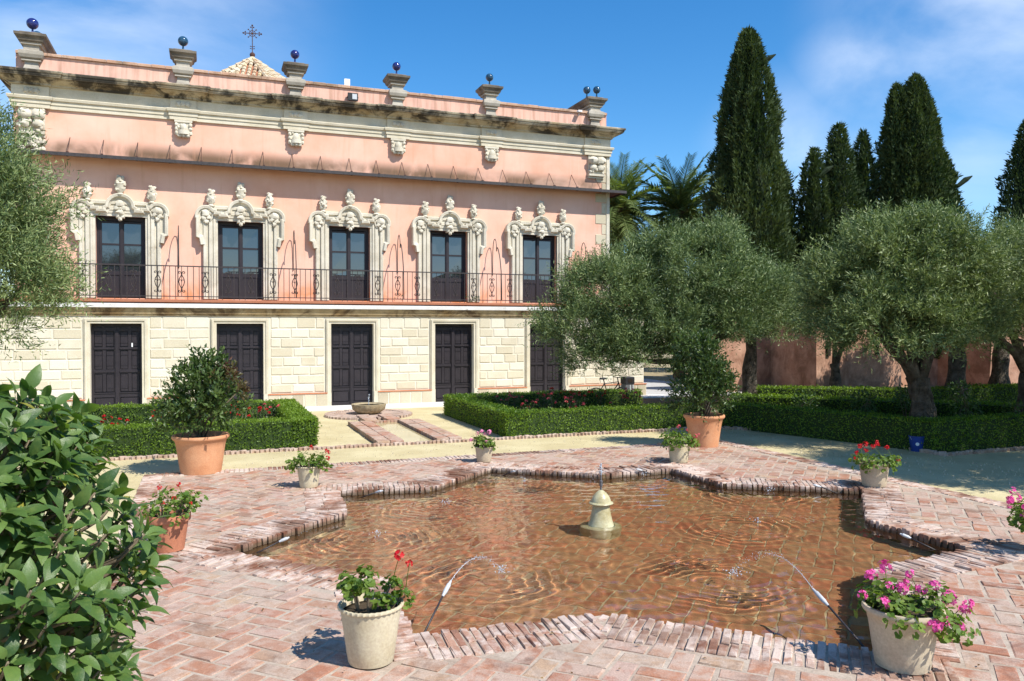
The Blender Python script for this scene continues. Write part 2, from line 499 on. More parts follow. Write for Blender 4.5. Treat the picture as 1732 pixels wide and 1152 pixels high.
def mat_water(name):
    m, nt, n, l, p = new_mat(name)
    n.remove(p)
    gl = n.new('ShaderNodeBsdfGlass')
    gl.inputs['IOR'].default_value = 1.33
    gl.inputs['Roughness'].default_value = 0.0
    gl.inputs['Color'].default_value = (0.95, 0.955, 0.915, 1)
    out = [x for x in n if x.type == 'OUTPUT_MATERIAL'][0]
    l.new(gl.outputs['BSDF'], out.inputs['Surface'])
    return m


M['water'] = mat_water('water')


def mat_spray(name):
    m, nt, n, l, p = new_mat(name)
    t = noise_node(n, l, 40, 2, 0.5, worldpos(n))
    p.inputs['Base Color'].default_value = (0.80, 0.86, 0.92, 1)
    p.inputs['Roughness'].default_value = 0.05
    p.inputs['IOR'].default_value = 1.33
    p.inputs['Transmission Weight'].default_value = 0.55
    bump(n, l, p, t.outputs['Fac'], 0.3, 0.005)
    return m


M['spray'] = mat_spray('spray')


# ------------------------------------------------------------------ mesh builder
class MB:
    def __init__(self):
        self.v, self.f, self.fv, self.fm = [], [], [], []

    def add(self, verts, faces, val=None, mi=0):
        o = len(self.v)
        self.v.extend([tuple(x) for x in verts])
        val = random.random() if val is None else val
        for fc in faces:
            self.f.append(tuple(i + o for i in fc))
            self.fv.append(val)
            self.fm.append(mi)
        return self

    def box(self, x0, x1, y0, y1, z0, z1, val=None, mi=0, mat=None, ch=0.0):
        if ch:
            c = ch
            vs = [(x0, y0, z0), (x1, y0, z0), (x1, y1, z0), (x0, y1, z0),
                  (x0, y0, z1 - c), (x1, y0, z1 - c), (x1, y1, z1 - c), (x0, y1, z1 - c),
                  (x0 + c, y0 + c, z1), (x1 - c, y0 + c, z1), (x1 - c, y1 - c, z1), (x0 + c, y1 - c, z1)]
            fs = [(3, 2, 1, 0), (0, 1, 5, 4), (1, 2, 6, 5), (2, 3, 7, 6), (3, 0, 4, 7),
                  (4, 5, 9, 8), (5, 6, 10, 9), (6, 7, 11, 10), (7, 4, 8, 11), (8, 9, 10, 11)]
        else:
            vs = [(x0, y0, z0), (x1, y0, z0), (x1, y1, z0), (x0, y1, z0),
                  (x0, y0, z1), (x1, y0, z1), (x1, y1, z1), (x0, y1, z1)]
            fs = [(3, 2, 1, 0), (4, 5, 6, 7), (0, 1, 5, 4), (1, 2, 6, 5), (2, 3, 7, 6), (3, 0, 4, 7)]
        if mat is not None:
            vs = [mat @ Vector(p) for p in vs]
        return self.add(vs, fs, val, mi)

    def tube(self, pts, r, k=6, val=None, mi=0, cap=True):
        pts = [Vector(p) for p in pts]
        rs = r if isinstance(r, (list, tuple)) else [r] * len(pts)
        vs, fs = [], []
        prev = None
        for i, p in enumerate(pts):
            t = (pts[min(i + 1, len(pts) - 1)] - pts[max(i - 1, 0)])
            if t.length < 1e-9:
                t = Vector((0, 0, 1))
            t.normalize()
            if prev is None:
                a = Vector((0, 0, 1)) if abs(t.z) < 0.9 else Vector((1, 0, 0))
                u = t.cross(a).normalized()
            else:
                u = (prev - t * prev.dot(t))
                if u.length < 1e-6:
                    u = t.cross(Vector((1, 0, 0)))
                u.normalize()
            prev = u
            w = t.cross(u)
            for j in range(k):
                an = 2 * math.pi * j / k
                vs.append(p + (u * math.cos(an) + w * math.sin(an)) * rs[i])
        for i in range(len(pts) - 1):
            for j in range(k):
                j2 = (j + 1) % k
                fs.append((i * k + j, i * k + j2, (i + 1) * k + j2, (i + 1) * k + j))
        if cap:
            fs.append(tuple(range(k))[::-1])
            fs.append(tuple((len(pts) - 1) * k + j for j in range(k)))
        return self.add(vs, fs, val, mi)

    def lathe(self, prof, seg=32, c=(0, 0, 0), val=None, mi=0, wob=None):
        vs, fs = [], []
        for i, (r, z) in enumerate(prof):
            for j in range(seg):
                a = 2 * math.pi * j / seg
                rr = r * (wob(a, i) if wob else 1)
                vs.append((c[0] + rr * math.cos(a), c[1] + rr * math.sin(a), c[2] + z))
        for i in range(len(prof) - 1):
            for j in range(seg):
                j2 = (j + 1) % seg
                fs.append((i * seg + j, i * seg + j2, (i + 1) * seg + j2, (i + 1) * seg + j))
        if prof[0][0] > 1e-4:
            fs.append(tuple(range(seg))[::-1])
        if prof[-1][0] > 1e-4:
            fs.append(tuple((len(prof) - 1) * seg + j for j in range(seg)))
        return self.add(vs, fs, val, mi)

    def ball(self, c, r, seg=10, rings=7, val=None, mi=0, jit=0.0, mat=None):
        if not isinstance(r, (tuple, list)):
            r = (r, r, r)
        vs, fs = [], []
        for i in range(rings + 1):
            th = math.pi * i / rings
            for j in range(seg):
                a = 2 * math.pi * j / seg
                q = 1 + (random.uniform(-jit, jit) if 0 < i < rings else 0)
                p = Vector((r[0] * math.sin(th) * math.cos(a) * q, r[1] * math.sin(th) * math.sin(a) * q, -r[2] * math.cos(th) * q))
                if mat is not None:
                    p = mat @ p
                vs.append((c[0] + p[0], c[1] + p[1], c[2] + p[2]))
        for i in range(rings):
            for j in range(seg):
                j2 = (j + 1) % seg
                fs.append((i * seg + j, i * seg + j2, (i + 1) * seg + j2, (i + 1) * seg + j))
        return self.add(vs, fs, val, mi)

    def sweep(self, path, prof, closed=False, val=None, mi=0):
        """path: list of (x, z) in the wall plane; prof: list of (offset outward in plane, depth towards the viewer)."""
        n_ = len(path)
        vs, fs = [], []
        for i in range(n_):
            p0 = Vector(path[max(i - 1, 0)]) if not closed else Vector(path[i - 1])
            p1 = Vector(path[i])
            p2 = Vector(path[min(i + 1, n_ - 1)]) if not closed else Vector(path[(i + 1) % n_])
            d1 = (p1 - p0)
            d2 = (p2 - p1)
            d1 = d1.normalized() if d1.length > 1e-7 else d2.normalized()
            d2 = d2.normalized() if d2.length > 1e-7 else d1
            m1 = Vector((-d1.y, d1.x))
            m2 = Vector((-d2.y, d2.x))
            mm = (m1 + m2)
            mm = mm.normalized() if mm.length > 1e-5 else m1
            s = 1.0 / max(0.5, mm.dot(m1))
            for (o, dpt) in prof:
                q = p1 + mm * (o * s)
                vs.append((q.x, -dpt, q.y))
        k = len(prof)
        lim = n_ if closed else n_ - 1
        for i in range(lim):
            i2 = (i + 1) % n_
            for j in range(k - 1):
                fs.append((i * k + j, i2 * k + j, i2 * k + j + 1, i * k + j + 1))
        return self.add(vs, fs, val, mi)

    def build(self, name, mat, parent=None, smooth=False, loc=None, rotz=None, kind=None, mesh_only=False, angle=None):
        me = bpy.data.meshes.new(name)
        me.from_pydata(self.v, [], self.f)
        mats = mat if isinstance(mat, (list, tuple)) else [mat]
        for m in mats:
            me.materials.append(m)
        if len(mats) > 1:
            me.polygons.foreach_set('material_index', self.fm)
        at = me.attributes.new('v', 'FLOAT', 'FACE')
        at.data.foreach_set('value', self.fv)
        if smooth:
            me.polygons.foreach_set('use_smooth', [True] * len(me.polygons))
            if angle:
                me.set_sharp_from_angle(angle=rad(angle))
        me.update()
        if mesh_only:
            return me
        return link(name, me, parent, loc, rotz, kind)


def link(name, me, parent=None, loc=None, rotz=None, kind=None):
    o = bpy.data.objects.new(name, me)
    COL.objects.link(o)
    if parent is not None:
        o.parent = parent
    if loc is not None:
        o.location = loc
    if rotz is not None:
        o.rotation_euler = (0, 0, rotz)
    if kind:
        o['kind'] = kind
    return o


def thing(name, label, cat, loc=(0, 0, 0), rotz=0.0, group=None):
    o = bpy.data.objects.new(name, None)
    o.empty_display_size = 0.2
    COL.objects.link(o)
    o.location = loc
    o.rotation_euler = (0, 0, rotz)
    o['label'] = label
    o['category'] = cat
    if group:
        o['group'] = group
    return o


def tag(o, label, cat, group=None):
    o['label'] = label
    o['category'] = cat
    if group:
        o['group'] = group
    return o


def structure(o, label=None):
    o['kind'] = 'structure'
    if label:
        o['label'] = label
    return o


def leaf_mass(name, P, D, Nn, L, Wd, mat, parent=None, val=None, fold=0.25, kind=None, mid=0.45):
    """Many two-triangle leaves with a fold along the midrib, as one mesh."""
    P, D, Nn = np.asarray(P, float), np.asarray(D, float), np.asarray(Nn, float)
    n_ = len(P)
    D = D / (np.linalg.norm(D, axis=1, keepdims=True) + 1e-9)
    sd = np.cross(D, Nn)
    sd /= (np.linalg.norm(sd, axis=1, keepdims=True) + 1e-9)
    up = np.cross(sd, D)
    L = np.broadcast_to(np.asarray(L, float), (n_,))[:, None]
    Wd = np.broadcast_to(np.asarray(Wd, float), (n_,))[:, None]
    base = P
    tip = P + D * L
    mdl = P + D * L * mid
    lft = mdl - sd * Wd * 0.5 + up * Wd * fold
    rgt = mdl + sd * Wd * 0.5 + up * Wd * fold
    V = np.stack([base, rgt, tip, lft], 1).reshape(-1, 3)
    me = bpy.data.meshes.new(name)
    me.vertices.add(4 * n_)
    me.vertices.foreach_set('co', V.astype(np.float32).ravel())
    idx = np.arange(n_)[:, None] * 4
    tri = np.concatenate([idx + np.array([[0, 1, 2]]), idx + np.array([[0, 2, 3]])], 1).ravel()
    me.loops.add(6 * n_)
    me.loops.foreach_set('vertex_index', tri.astype(np.int32))
    me.polygons.add(2 * n_)
    me.polygons.foreach_set('loop_start', np.arange(0, 6 * n_, 3, dtype=np.int32))
    me.update(calc_edges=True)
    at = me.attributes.new('v', 'FLOAT', 'FACE')
    vv = R.rand(n_) if val is None else np.broadcast_to(np.asarray(val, float), (n_,))
    at.data.foreach_set('value', np.repeat(vv, 2).astype(np.float32))
    me.materials.append(mat)
    return link(name, me, parent, kind=kind)


def unit(n_):
    v = R.normal(size=(n_, 3))
    return v / np.linalg.norm(v, axis=1, keepdims=True)


def vn3(p, s):
    return mnoise.noise(Vector((p[0] * s, p[1] * s, p[2] * s)))


def in_poly(x, y, poly):
    c = np.zeros(x.shape, bool)
    n_ = len(poly)
    for i in range(n_):
        x1, y1 = poly[i]
        x2, y2 = poly[(i + 1) % n_]
        cond = ((y1 > y) != (y2 > y))
        xi = (x2 - x1) * (y - y1) / ((y2 - y1) if abs(y2 - y1) > 1e-12 else 1e-12) + x1
        c ^= cond & (x < xi)
    return c


def dist_poly(px, py, poly):
    best = 1e9
    n_ = len(poly)
    for i in range(n_):
        x1, y1 = poly[i]
        x2, y2 = poly[(i + 1) % n_]
        dx, dy = x2 - x1, y2 - y1
        t = max(0, min(1, ((px - x1) * dx + (py - y1) * dy) / (dx * dx + dy * dy)))
        best = min(best, math.hypot(px - x1 - t * dx, py - y1 - t * dy))
    return best


def in_view(x, y, z, m=40):
    """Is a world point roughly inside the photograph's frame?"""
    t = rad(0.978)
    dz = z - 2.0
    d = y * math.cos(t) - dz * math.sin(t)
    if d < 0.3:
        return False
    u = y * math.sin(t) + dz * math.cos(t)
    sx, sy = 866 + x / d * 1347, 576 - u / d * 1347
    return -m < sx < 1732 + m and -m < sy < 1152 + m

# ================================================================== SETTING: ground, plaza, pool
POOL_W = [(-2.613, 7.088), (-1.81, 8.584), (-2.14, 9.72), (-1.027, 9.955), (-0.304, 11.337), (1.24, 10.811),
          (2.271, 11.256), (2.713, 10.174), (4.369, 9.838), (3.716, 8.24), (4.181, 7.16), (3.018, 6.571),
          (2.306, 4.866), (0.613, 5.505), (-0.653, 5.109), (-1.02, 6.30)]
POOL = [wg(x, y) for x, y in POOL_W]
if sum(POOL[i][0] * POOL[(i + 1) % 16][1] - POOL[(i + 1) % 16][0] * POOL[i][1] for i in range(16)) < 0:
    POOL = POOL[::-1]
PA, PB = 4.65, 4.42            # half sizes of the square brick plaza
SAND_Z = -0.03

root_frame = dict(loc=(GC[0], GC[1], 0), rotz=PHI)

# ground sheet with a hole under the plaza
g = MB()
far = 900
x0, x1, y0, y1 = -PA + 0.1, PA - 0.1, -PB - 1.6, PB - 0.1
for (a, b, c, d) in ((-far, far, y1, far), (-far, far, -far, y0), (-far, x0, y0, y1), (x1, far, y0, y1)):
    g.add([(a, c, SAND_Z - 0.004), (b, c, SAND_Z - 0.004), (b, d, SAND_Z - 0.004), (a, d, SAND_Z - 0.004)], [(0, 1, 2, 3)])
structure(g.build('ground', M['far_ground'], **root_frame))

# the sandy garden paths: gently uneven sheet round the plaza
bm = bmesh.new()
gx = np.concatenate([np.arange(-16, 12.01, 0.4)])
gy = np.concatenate([np.arange(-8, 13.41, 0.4)])
vid = {}
for i, xx in enumerate(gx):
    for j, yy in enumerate(gy):
        h = 0.012 * mnoise.noise(Vector((xx * 0.7, yy * 0.7, 0))) + 0.006 * mnoise.noise(Vector((xx * 2.3, yy * 2.3, 5)))
        vid[i, j] = bm.verts.new((xx, yy, SAND_Z + 0.004 + max(-0.003, h)))
for i in range(len(gx) - 1):
    for j in range(len(gy) - 1):
        cx, cy = gx[i] + 0.2, gy[j] + 0.2
        if abs(cx) < PA - 0.25 and -PB - 1.5 < cy < PB - 0.25:
            continue
        bm.faces.new((vid[i, j], vid[i + 1, j], vid[i + 1, j + 1], vid[i, j + 1]))
me = bpy.data.meshes.new('sand_path')
bm.to_mesh(me)
bm.free()
me.materials.append(M['sand'])
me.polygons.foreach_set('use_smooth', [True] * len(me.polygons))
structure(link('sand_path', me, **root_frame))

# plaza: mortar bed with the star-shaped opening, then its bricks
plaza_poly = [(-PA, -PB - 1.7), (PA, -PB - 1.7), (PA, PB), (-PA, PB)]
vin = [Vector((x, y, 0)) for x, y in plaza_poly]
hole = [Vector((x, y, 0)) for x, y in POOL]
tris = tessellate_polygon([vin, hole[::-1]])
allv = vin + hole[::-1]
g = MB()
g.add([(v.x, v.y, -0.007) for v in allv], [t if (allv[t[1]] - allv[t[0]]).cross(allv[t[2]] - allv[t[0]]).z > 0 else t[::-1] for t in tris])
nv = len(plaza_poly)
for i in range(nv):
    p, q = plaza_poly[i], plaza_poly[(i + 1) % nv]
    g.add([(p[0], p[1], -0.10), (q[0], q[1], -0.10), (q[0], q[1], -0.007), (p[0], p[1], -0.007)], [(0, 1, 2, 3)])
plaza = structure(g.build('brick_plaza', M['mortar'], **root_frame))

COPW = 0.40
coping_line = POOL


def brick_mesh(name, lx, ly, h, mat, jit=0.004, ch=0.006):
    b = MB()
    vs0 = len(b.v)
    b.box(-lx / 2, lx / 2, -ly / 2, ly / 2, -h, 0, val=0.0, ch=ch)
    b.v = [(x + random.uniform(-jit, jit), y + random.uniform(-jit, jit), z + (random.uniform(-jit, jit) * 0.6 if z > -h * 0.5 else 0)) for x, y, z in b.v]
    return b.build(name, mat, mesh_only=True)


def lay(pieces, name, rest_name, meshes, mat, parent, limit=300):
    """pieces: (x, y, z, angle, tilt_x, tilt_y, scale_x, scale_y) in the parent's frame. The largest-looking become parts, the rest one part."""
    def key(pc):
        wx, wy, wz = gw(pc[0], pc[1], pc[2])
        d = math.hypot(wx, wy)
        return d * (1 if in_view(wx, wy, wz, 20) else 50)
    pieces = sorted(pieces, key=key)
    for k, pc in enumerate(pieces[:limit]):
        o = bpy.data.objects.new(name, meshes[k % len(meshes)])
        COL.objects.link(o)
        o.parent = parent
        o.location = pc[0:3]
        o.rotation_euler = (pc[4], pc[5], pc[3])
        o.scale = (pc[6], pc[7], 1)
    rest = pieces[limit:]
    if rest:
        b = MB()
        for pc in rest:
            me_ = random.choice(meshes)
            mt = Matrix.Translation(pc[0:3]) @ Matrix.Rotation(pc[3], 4, 'Z') @ Matrix.Rotation(pc[4], 4, 'X') @ Matrix.Rotation(pc[5], 4, 'Y') @ Matrix.Diagonal((pc[6], pc[7], 1, 1))
            b.add([mt @ v.co for v in me_.vertices], [tuple(p.vertices) for p in me_.polygons])
        b.build(rest_name, mat, parent, kind='stuff')


def herringbone(ang, u, half, test):
    out = []
    ca, sa = math.cos(ang), math.sin(ang)
    nmax = int(half / u) + 2
    for i in range(-nmax, nmax):
        for j in range(-nmax, nmax):
            k = (i - j) % 4
            if k == 0:
                cx, cy, a = (i + 1) * u, (j + 0.5) * u, 0.0
            elif k == 3:
                cx, cy, a = (i + 0.5) * u, (j + 1) * u, math.pi / 2
            else:
                continue
            x, y = cx * ca - cy * sa, cx * sa + cy * ca
            r_ = test(x, y)
            if r_:
                out.append((x, y, a + ang))
    return out


npool = np.array(POOL)


def outside_pool(x, y):
    ins = bool(in_poly(np.array([x]), np.array([y]), POOL)[0])
    return (not ins) and dist_poly(x, y, POOL)


U_ = 0.146
pav = []
for (x, y, a) in herringbone(rad(45), U_, 8.2, lambda x, y: abs(x) < PA - 0.30 and -PB - 1.4 < y < PB - 0.30):
    if max(abs(x), abs(y)) < 4.4:
        d = outside_pool(x, y)
        if not d or d < COPW + 0.010:
            continue
    sx = sy = 1.0
    pav.append((x, y, random.uniform(-0.005, 0.003), a + random.uniform(-0.025, 0.025), random.uniform(-0.016, 0.016), random.uniform(-0.014, 0.014), random.uniform(0.90, 1.0), random.uniform(0.88, 1.0)))
pm = [brick_mesh('paver_brick', 0.278, 0.134, 0.05, M['paver'], 0.005, 0.006) for _ in range(8)]
lay(pav, 'brick', 'paver_field', pm, M['paver'], plaza)
# border course of bricks on edge round the plaza
bord = []
for (p, q) in (((-PA, PB), (PA, PB)), ((PA, PB), (PA, -PB - 1.5)), ((-PA, -PB - 1.5), (-PA, PB))):
    d = Vector(q) - Vector(p)
    n_ = int(d.length / 0.064)
    dn = d.normalized()
    nr = Vector((dn.y, -dn.x))
    for k in range(n_):
        c = Vector(p) + dn * (k + 0.5) * 0.064 + nr * 0.12
        bord.append((c.x, c.y, random.uniform(-0.004, 0.006), math.atan2(nr.y, nr.x) + random.uniform(-0.05, 0.05), 0, 0, random.uniform(0.92, 1.02), random.uniform(0.9, 1.0)))
be = [brick_mesh('border_brick', 0.25, 0.052, 0.09, M['coping'], 0.004, 0.006) for _ in range(4)]
lay(bord, 'border_brick', 'border_course', be, M['coping'], plaza, limit=120)

# pool: basin thing with walls, floor, coping
BOT = -0.40
WAT = -0.065
pts = [Vector((x, y, 0)) for x, y in POOL]
f = MB()
f.add([(v.x, v.y, BOT - 0.008) for v in pts], [t if (pts[t[1]] - pts[t[0]]).cross(pts[t[2]] - pts[t[0]]).z > 0 else t[::-1] for t in tessellate_polygon([pts])])
pool = floor_o = structure(f.build('star_pool', M['basin_mortar'], **root_frame))
w = MB()
for i in range(16):
    p, q = Vector(POOL[i]), Vector(POOL[(i + 1) % 16])
    n_ = 8
    for k in range(n_):
        a_, b_ = p.lerp(q, k / n_), p.lerp(q, (k + 1) / n_)
        w.add([(a_.x, a_.y, BOT - 0.05), (b_.x, b_.y, BOT - 0.05), (b_.x, b_.y, -0.009), (a_.x, a_.y, -0.009)], [(0, 1, 2, 3)])
wall_o = w.build('basin_wall', M['pool_wall'], pool)
tile = []
for (x, y, a) in herringbone(rad(45), 0.162, 6.0, lambda x, y: bool(in_poly(np.array([x]), np.array([y]), POOL)[0])):
    if dist_poly(x, y, POOL) > 0.06:
        tile.append((x, y, BOT + random.uniform(-0.003, 0.002), a, 0, 0, 1, 1))
tm = [brick_mesh('floor_brick', 0.306, 0.148, 0.02, M['basin'], 0.003, 0.004) for _ in range(5)]
n_before = set(bpy.data.objects)
lay(tile, 'floor_brick', 'floor_brick_field', tm, M['basin'], pool)
receivers = [o for o in bpy.data.objects if o not in n_before] + [wall_o, floor_o]

cop = []
cang = lambda u, v: u.x * v.y - u.y * v.x
PITCH = 0.0635
for i in range(16):
    p, q = Vector(POOL[i]), Vector(POOL[(i + 1) % 16])
    pp, qq = Vector(POOL[i - 1]), Vector(POOL[(i + 2) % 16])
    d = q - p
    Ln = d.length
    t = d.normalized()
    nr = Vector((t.y, -t.x))
    tp, tn = (p - pp).normalized(), (qq - q).normalized()
    conv_s, conv_e = cang(tp, t) > 0, cang(t, tn) > 0
    th_s = (math.pi - tp.angle(t)) / 2
    th_e = (math.pi - t.angle(tn)) / 2
    s = PITCH / 2 + 0.004
    end = Ln + (COPW if conv_e else 0)
    while s < end - PITCH * 0.4:
        Lm = COPW
        if not conv_s:
            Lm = min(Lm, s * math.tan(th_s))
        if not conv_e:
            Lm = min(Lm, (Ln - s) * math.tan(th_e))
        if Lm > 0.05:
            inn = -random.uniform(0.012, 0.045)
            cut = Lm * random.choice([0.5, 0.42, 0.6, 0.5]) if Lm > 0.24 else None
            segs = [(inn, cut - 0.004), (cut + 0.006, Lm)] if cut else [(inn, Lm)]
            for (u0, u1) in segs:
                c = p + t * s + nr * ((u0 + u1) / 2)
                cop.append((c.x, c.y, random.uniform(-0.004, 0.012), math.atan2(nr.y, nr.x) + random.uniform(-0.035, 0.035),
                            random.uniform(-0.07, 0.07), random.uniform(-0.03, 0.03), (u1 - u0) / 0.2, random.uniform(0.82, 1.0)))
        s += PITCH
cm = [brick_mesh('coping_brick', 0.2, 0.053, 0.095, M['coping'], 0.006, 0.006) for _ in range(10)]
lay(cop, 'coping_brick', 'coping_course', cm, M['coping'], pool)

# ------------------------------------------------------------------ water in the pool
LAND = [(-0.76, 9.27), (-1.33, 7.85), (-0.08, 6.67), (1.85, 6.61), (2.59, 8.36), (3.22, 9.93), (0.16, 10.64), (1.82, 11.02)]
LANDL = [wg(x, y) for x, y in LAND]
st = 0.021
ax = np.arange(npool[:, 0].min() - 0.1, npool[:, 0].max() + 0.1, st)
ay = np.arange(npool[:, 1].min() - 0.1, npool[:, 1].max() + 0.1, st)
GX, GY = np.meshgrid(ax, ay, indexing='ij')
Hh = np.zeros_like(GX)
for k, (lx, ly) in enumerate(LANDL):
    rr = np.hypot(GX - lx, GY - ly)
    wob = 0.05 * np.sin(3 * np.arctan2(GY - ly, GX - lx) + k) + 0.03 * np.sin(7 * np.arctan2(GY - ly, GX - lx) + 2 * k)
    lam = 0.10 + 0.012 * (k % 3)
    amp = (0.0028 * np.exp(-((rr - 0.44) / 0.28) ** 2) + 0.0006 * np.exp(-rr / 1.0)) * (0.6 + 0.4 * np.sin(2 * np.arctan2(GY - ly, GX - lx) + 1.7 * k))
    Hh += amp * np.sin(2 * np.pi * (rr + wob * rr) / lam + k) * np.clip(rr / 0.1, 0, 1)
for k in range(26):
    an = R.rand() * 2 * np.pi
    lam = 0.09 + 0.30 * R.rand() ** 1.5
    Hh += 0.00048 * (lam / 0.3) * np.sin(2 * np.pi * (GX * np.cos(an) + GY * np.sin(an)) / lam + R.rand() * 6.28 + 1.2 * np.sin(GX * 1.3 + k) + 1.2 * np.cos(GY * 1.7 + k))
keep_p = in_poly(GX, GY, POOL)
kk = keep_p.copy()
for dx in (-2, -1, 0, 1, 2):
    for dy in (-2, -1, 0, 1, 2):
        kk |= np.roll(np.roll(keep_p, dx, 0), dy, 1)
nx, ny = GX.shape
ids = -np.ones((nx, ny), int)
fc = kk[:-1, :-1] & kk[1:, :-1] & kk[1:, 1:] & kk[:-1, 1:]
used = np.zeros((nx, ny), bool)
used[:-1, :-1] |= fc
used[1:, :-1] |= fc
used[1:, 1:] |= fc
used[:-1, 1:] |= fc
ids[used] = np.arange(used.sum())
Vw = np.stack([GX[used], GY[used], WAT + Hh[used]], 1)
ii, jj = np.nonzero(fc)
Q = np.stack([ids[ii, jj], ids[ii + 1, jj], ids[ii + 1, jj + 1], ids[ii, jj + 1]], 1)
me = bpy.data.meshes.new('water')
me.vertices.add(len(Vw))
me.vertices.foreach_set('co', Vw.astype(np.float32).ravel())
me.loops.add(4 * len(Q))
me.loops.foreach_set('vertex_index', Q.astype(np.int32).ravel())
me.polygons.add(len(Q))
me.polygons.foreach_set('loop_start', np.arange(0, 4 * len(Q), 4, dtype=np.int32))
me.polygons.foreach_set('use_smooth', np.ones(len(Q), bool))
me.update(calc_edges=True)
me.materials.append(M['water'])
water = structure(link('water', me, **root_frame))
water.cycles.is_caustics_caster = True
sun.cycles.is_caustics_light = True
for o in receivers:
    o.cycles.is_caustics_receiver = True

# ------------------------------------------------------------------ middle fountain
fm = thing('fountain_head', 'pale stone bell-shaped spout with a brass nozzle rising from the middle of the pool', 'fountain', (0.93, 8.29, WAT))
fm.scale = (0.9, 0.9, 0.9)
body = MB().lathe([(0.25, -0.42), (0.24, -0.05), (0.215, -0.025), (0.150, 0.0), (0.132, 0.05), (0.116, 0.12), (0.104, 0.19), (0.102, 0.235)], 40)
bo = body.build('pedestal', M['fountain_stone'], fm, smooth=True, angle=40)
bo.cycles.is_caustics_receiver = True
MB().lathe([(0.105, 0.235), (0.135, 0.242), (0.142, 0.252), (0.136, 0.262), (0.116, 0.268), (0.112, 0.29), (0.094, 0.33), (0.066, 0.365), (0.036, 0.392), (0.014, 0.404), (0.0, 0.405)], 40).build('dome', M['fountain_stone'], fm, smooth=True, angle=50)
MB().lathe([(0.012, 0.39), (0.012, 0.45), (0.02, 0.452), (0.02, 0.475), (0.015, 0.477), (0.015, 0.49), (0.019, 0.492), (0.019, 0.51), (0.009, 0.515), (0.008, 0.57), (0.0, 0.571)], 14).build('nozzle', M['grey_metal'], fm, smooth=True, angle=40)
sp = MB()
for k in range(60):
    h = random.uniform(0.575, 0.71)
    s_ = 0.022 * math.sin(min(1, (h - 0.57) / 0.14) * math.pi)
    sp.ball((random.gauss(0, s_ * 0.5), random.gauss(0, s_ * 0.5), h), random.uniform(0.004, 0.009), 6, 4)
for k in range(70):
    a = random.uniform(0, 1)
    sp.ball((-0.05 - a * 0.22 + random.gauss(0, 0.03), random.gauss(0, 0.05), 0.60 - a * a * 0.42 + random.gauss(0, 0.03) - 0.08 * random.random()), random.uniform(0.0015, 0.004), 5, 3)
sp.build('water_spray', M['spray'], fm, smooth=True, kind='stuff')

# ------------------------------------------------------------------ eight side nozzles with their arcs of water
NOZ = [((459, 928), (478, 903), 'at the left tip of the pool'), ]
tips = [(-2.613, 7.088), (-2.14, 9.72), (-0.304, 11.337), (2.271, 11.256), (4.369, 9.838), (4.181, 7.16), (2.306, 4.866), (-0.653, 5.109)]
land_of = [1, 0, 6, 7, 5, 4, 3, 2]
where = ['in the far left tip of the pool', 'in the pool tip below the cream pot with two red blooms', 'in the pool tip below the small pink geranium',
         'in the pool tip below the pot with few coral blooms', 'in the pool tip below the bright red geranium', 'in the far right tip of the pool',
         'in the near right pool tip below the big pink geranium', 'in the near left pool tip beside the leggy geranium']
arc = [0.08, 0.08, 0.08, 0.08, 0.11, 0.10, 0.21, 0.15]
for k, (tx, ty) in enumerate(tips):
    lx, ly = LAND[land_of[k]]
    d = Vector((lx - tx, ly - ty, 0))
    full = d.length
    d.normalize()
    st_ = Vector((tx, ty, 0)) + d * (0.28 if k < 6 else 0.12)
    big = k in (6, 7)
    plen = 0.62 if k == 6 else (0.50 if k == 7 else 0.34)
    z0, z1 = (WAT - 0.02, WAT + (0.22 if k == 6 else 0.24 if k == 7 else 0.10))
    t = thing('water_nozzle', 'thin metal water nozzle ' + where[k], 'water nozzle', tuple(st_ + Vector((0, 0, WAT))))
    P0 = Vector((0, 0, z0 - WAT))
    P1 = Vector((d.x * plen * 0.72, d.y * plen * 0.72, (z1 - WAT) * 0.72))
    P2 = Vector((d.x * plen, d.y * plen, z1 - WAT))
    MB().tube([P0, P1], 0.0075, 8).build('pipe', M['iron'], t, smooth=True)
    MB().tube([P1, P1.lerp(P2, .2), P1.lerp(P2, .25), P1.lerp(P2, .75), P1.lerp(P2, .8), P2], [0.009, 0.013, 0.016, 0.016, 0.011, 0.008], 10).build('nozzle_tip', M['light_metal'], t, smooth=True, angle=40)
    jet = MB()
    endp = Vector((lx, ly, WAT)) - (st_ + Vector((0, 0, WAT)))
    endp.z = 0.0
    nseg = 110 if big else 40
    pts_c = []
    for q in range(nseg):
        u = q / (nseg - 1)
        p = P2.lerp(endp, u)
        p.z += 4 * u * (1 - u) * arc[k]
        if big:
            pts_c.append(p)
        jt = 0.004 + 0.016 * u
        for r_ in range(1 + (u > 0.35)):
            jet.ball((p.x + random.gauss(0, jt), p.y + random.gauss(0, jt), p.z + random.gauss(0, jt)), random.uniform(0.0015, 0.0045) * (0.75 if big else 0.6), 6, 4)
    if big:
        jet.tube(pts_c[:60], [0.0026 * (1 - 0.5 * i / 60) for i in range(60)], 6)
    for q in range(46 if big else 22):
        a = random.uniform(0, 6.28)
        rr = abs(random.gauss(0, 0.05))
        jet.ball((endp.x + rr * math.cos(a), endp.y + rr * math.sin(a), random.uniform(0.002, 0.06) * (1 - rr * 4)), random.uniform(0.002, 0.007), 6, 4)
    jet.build('water_jet', M['spray'], t, smooth=True, kind='stuff')

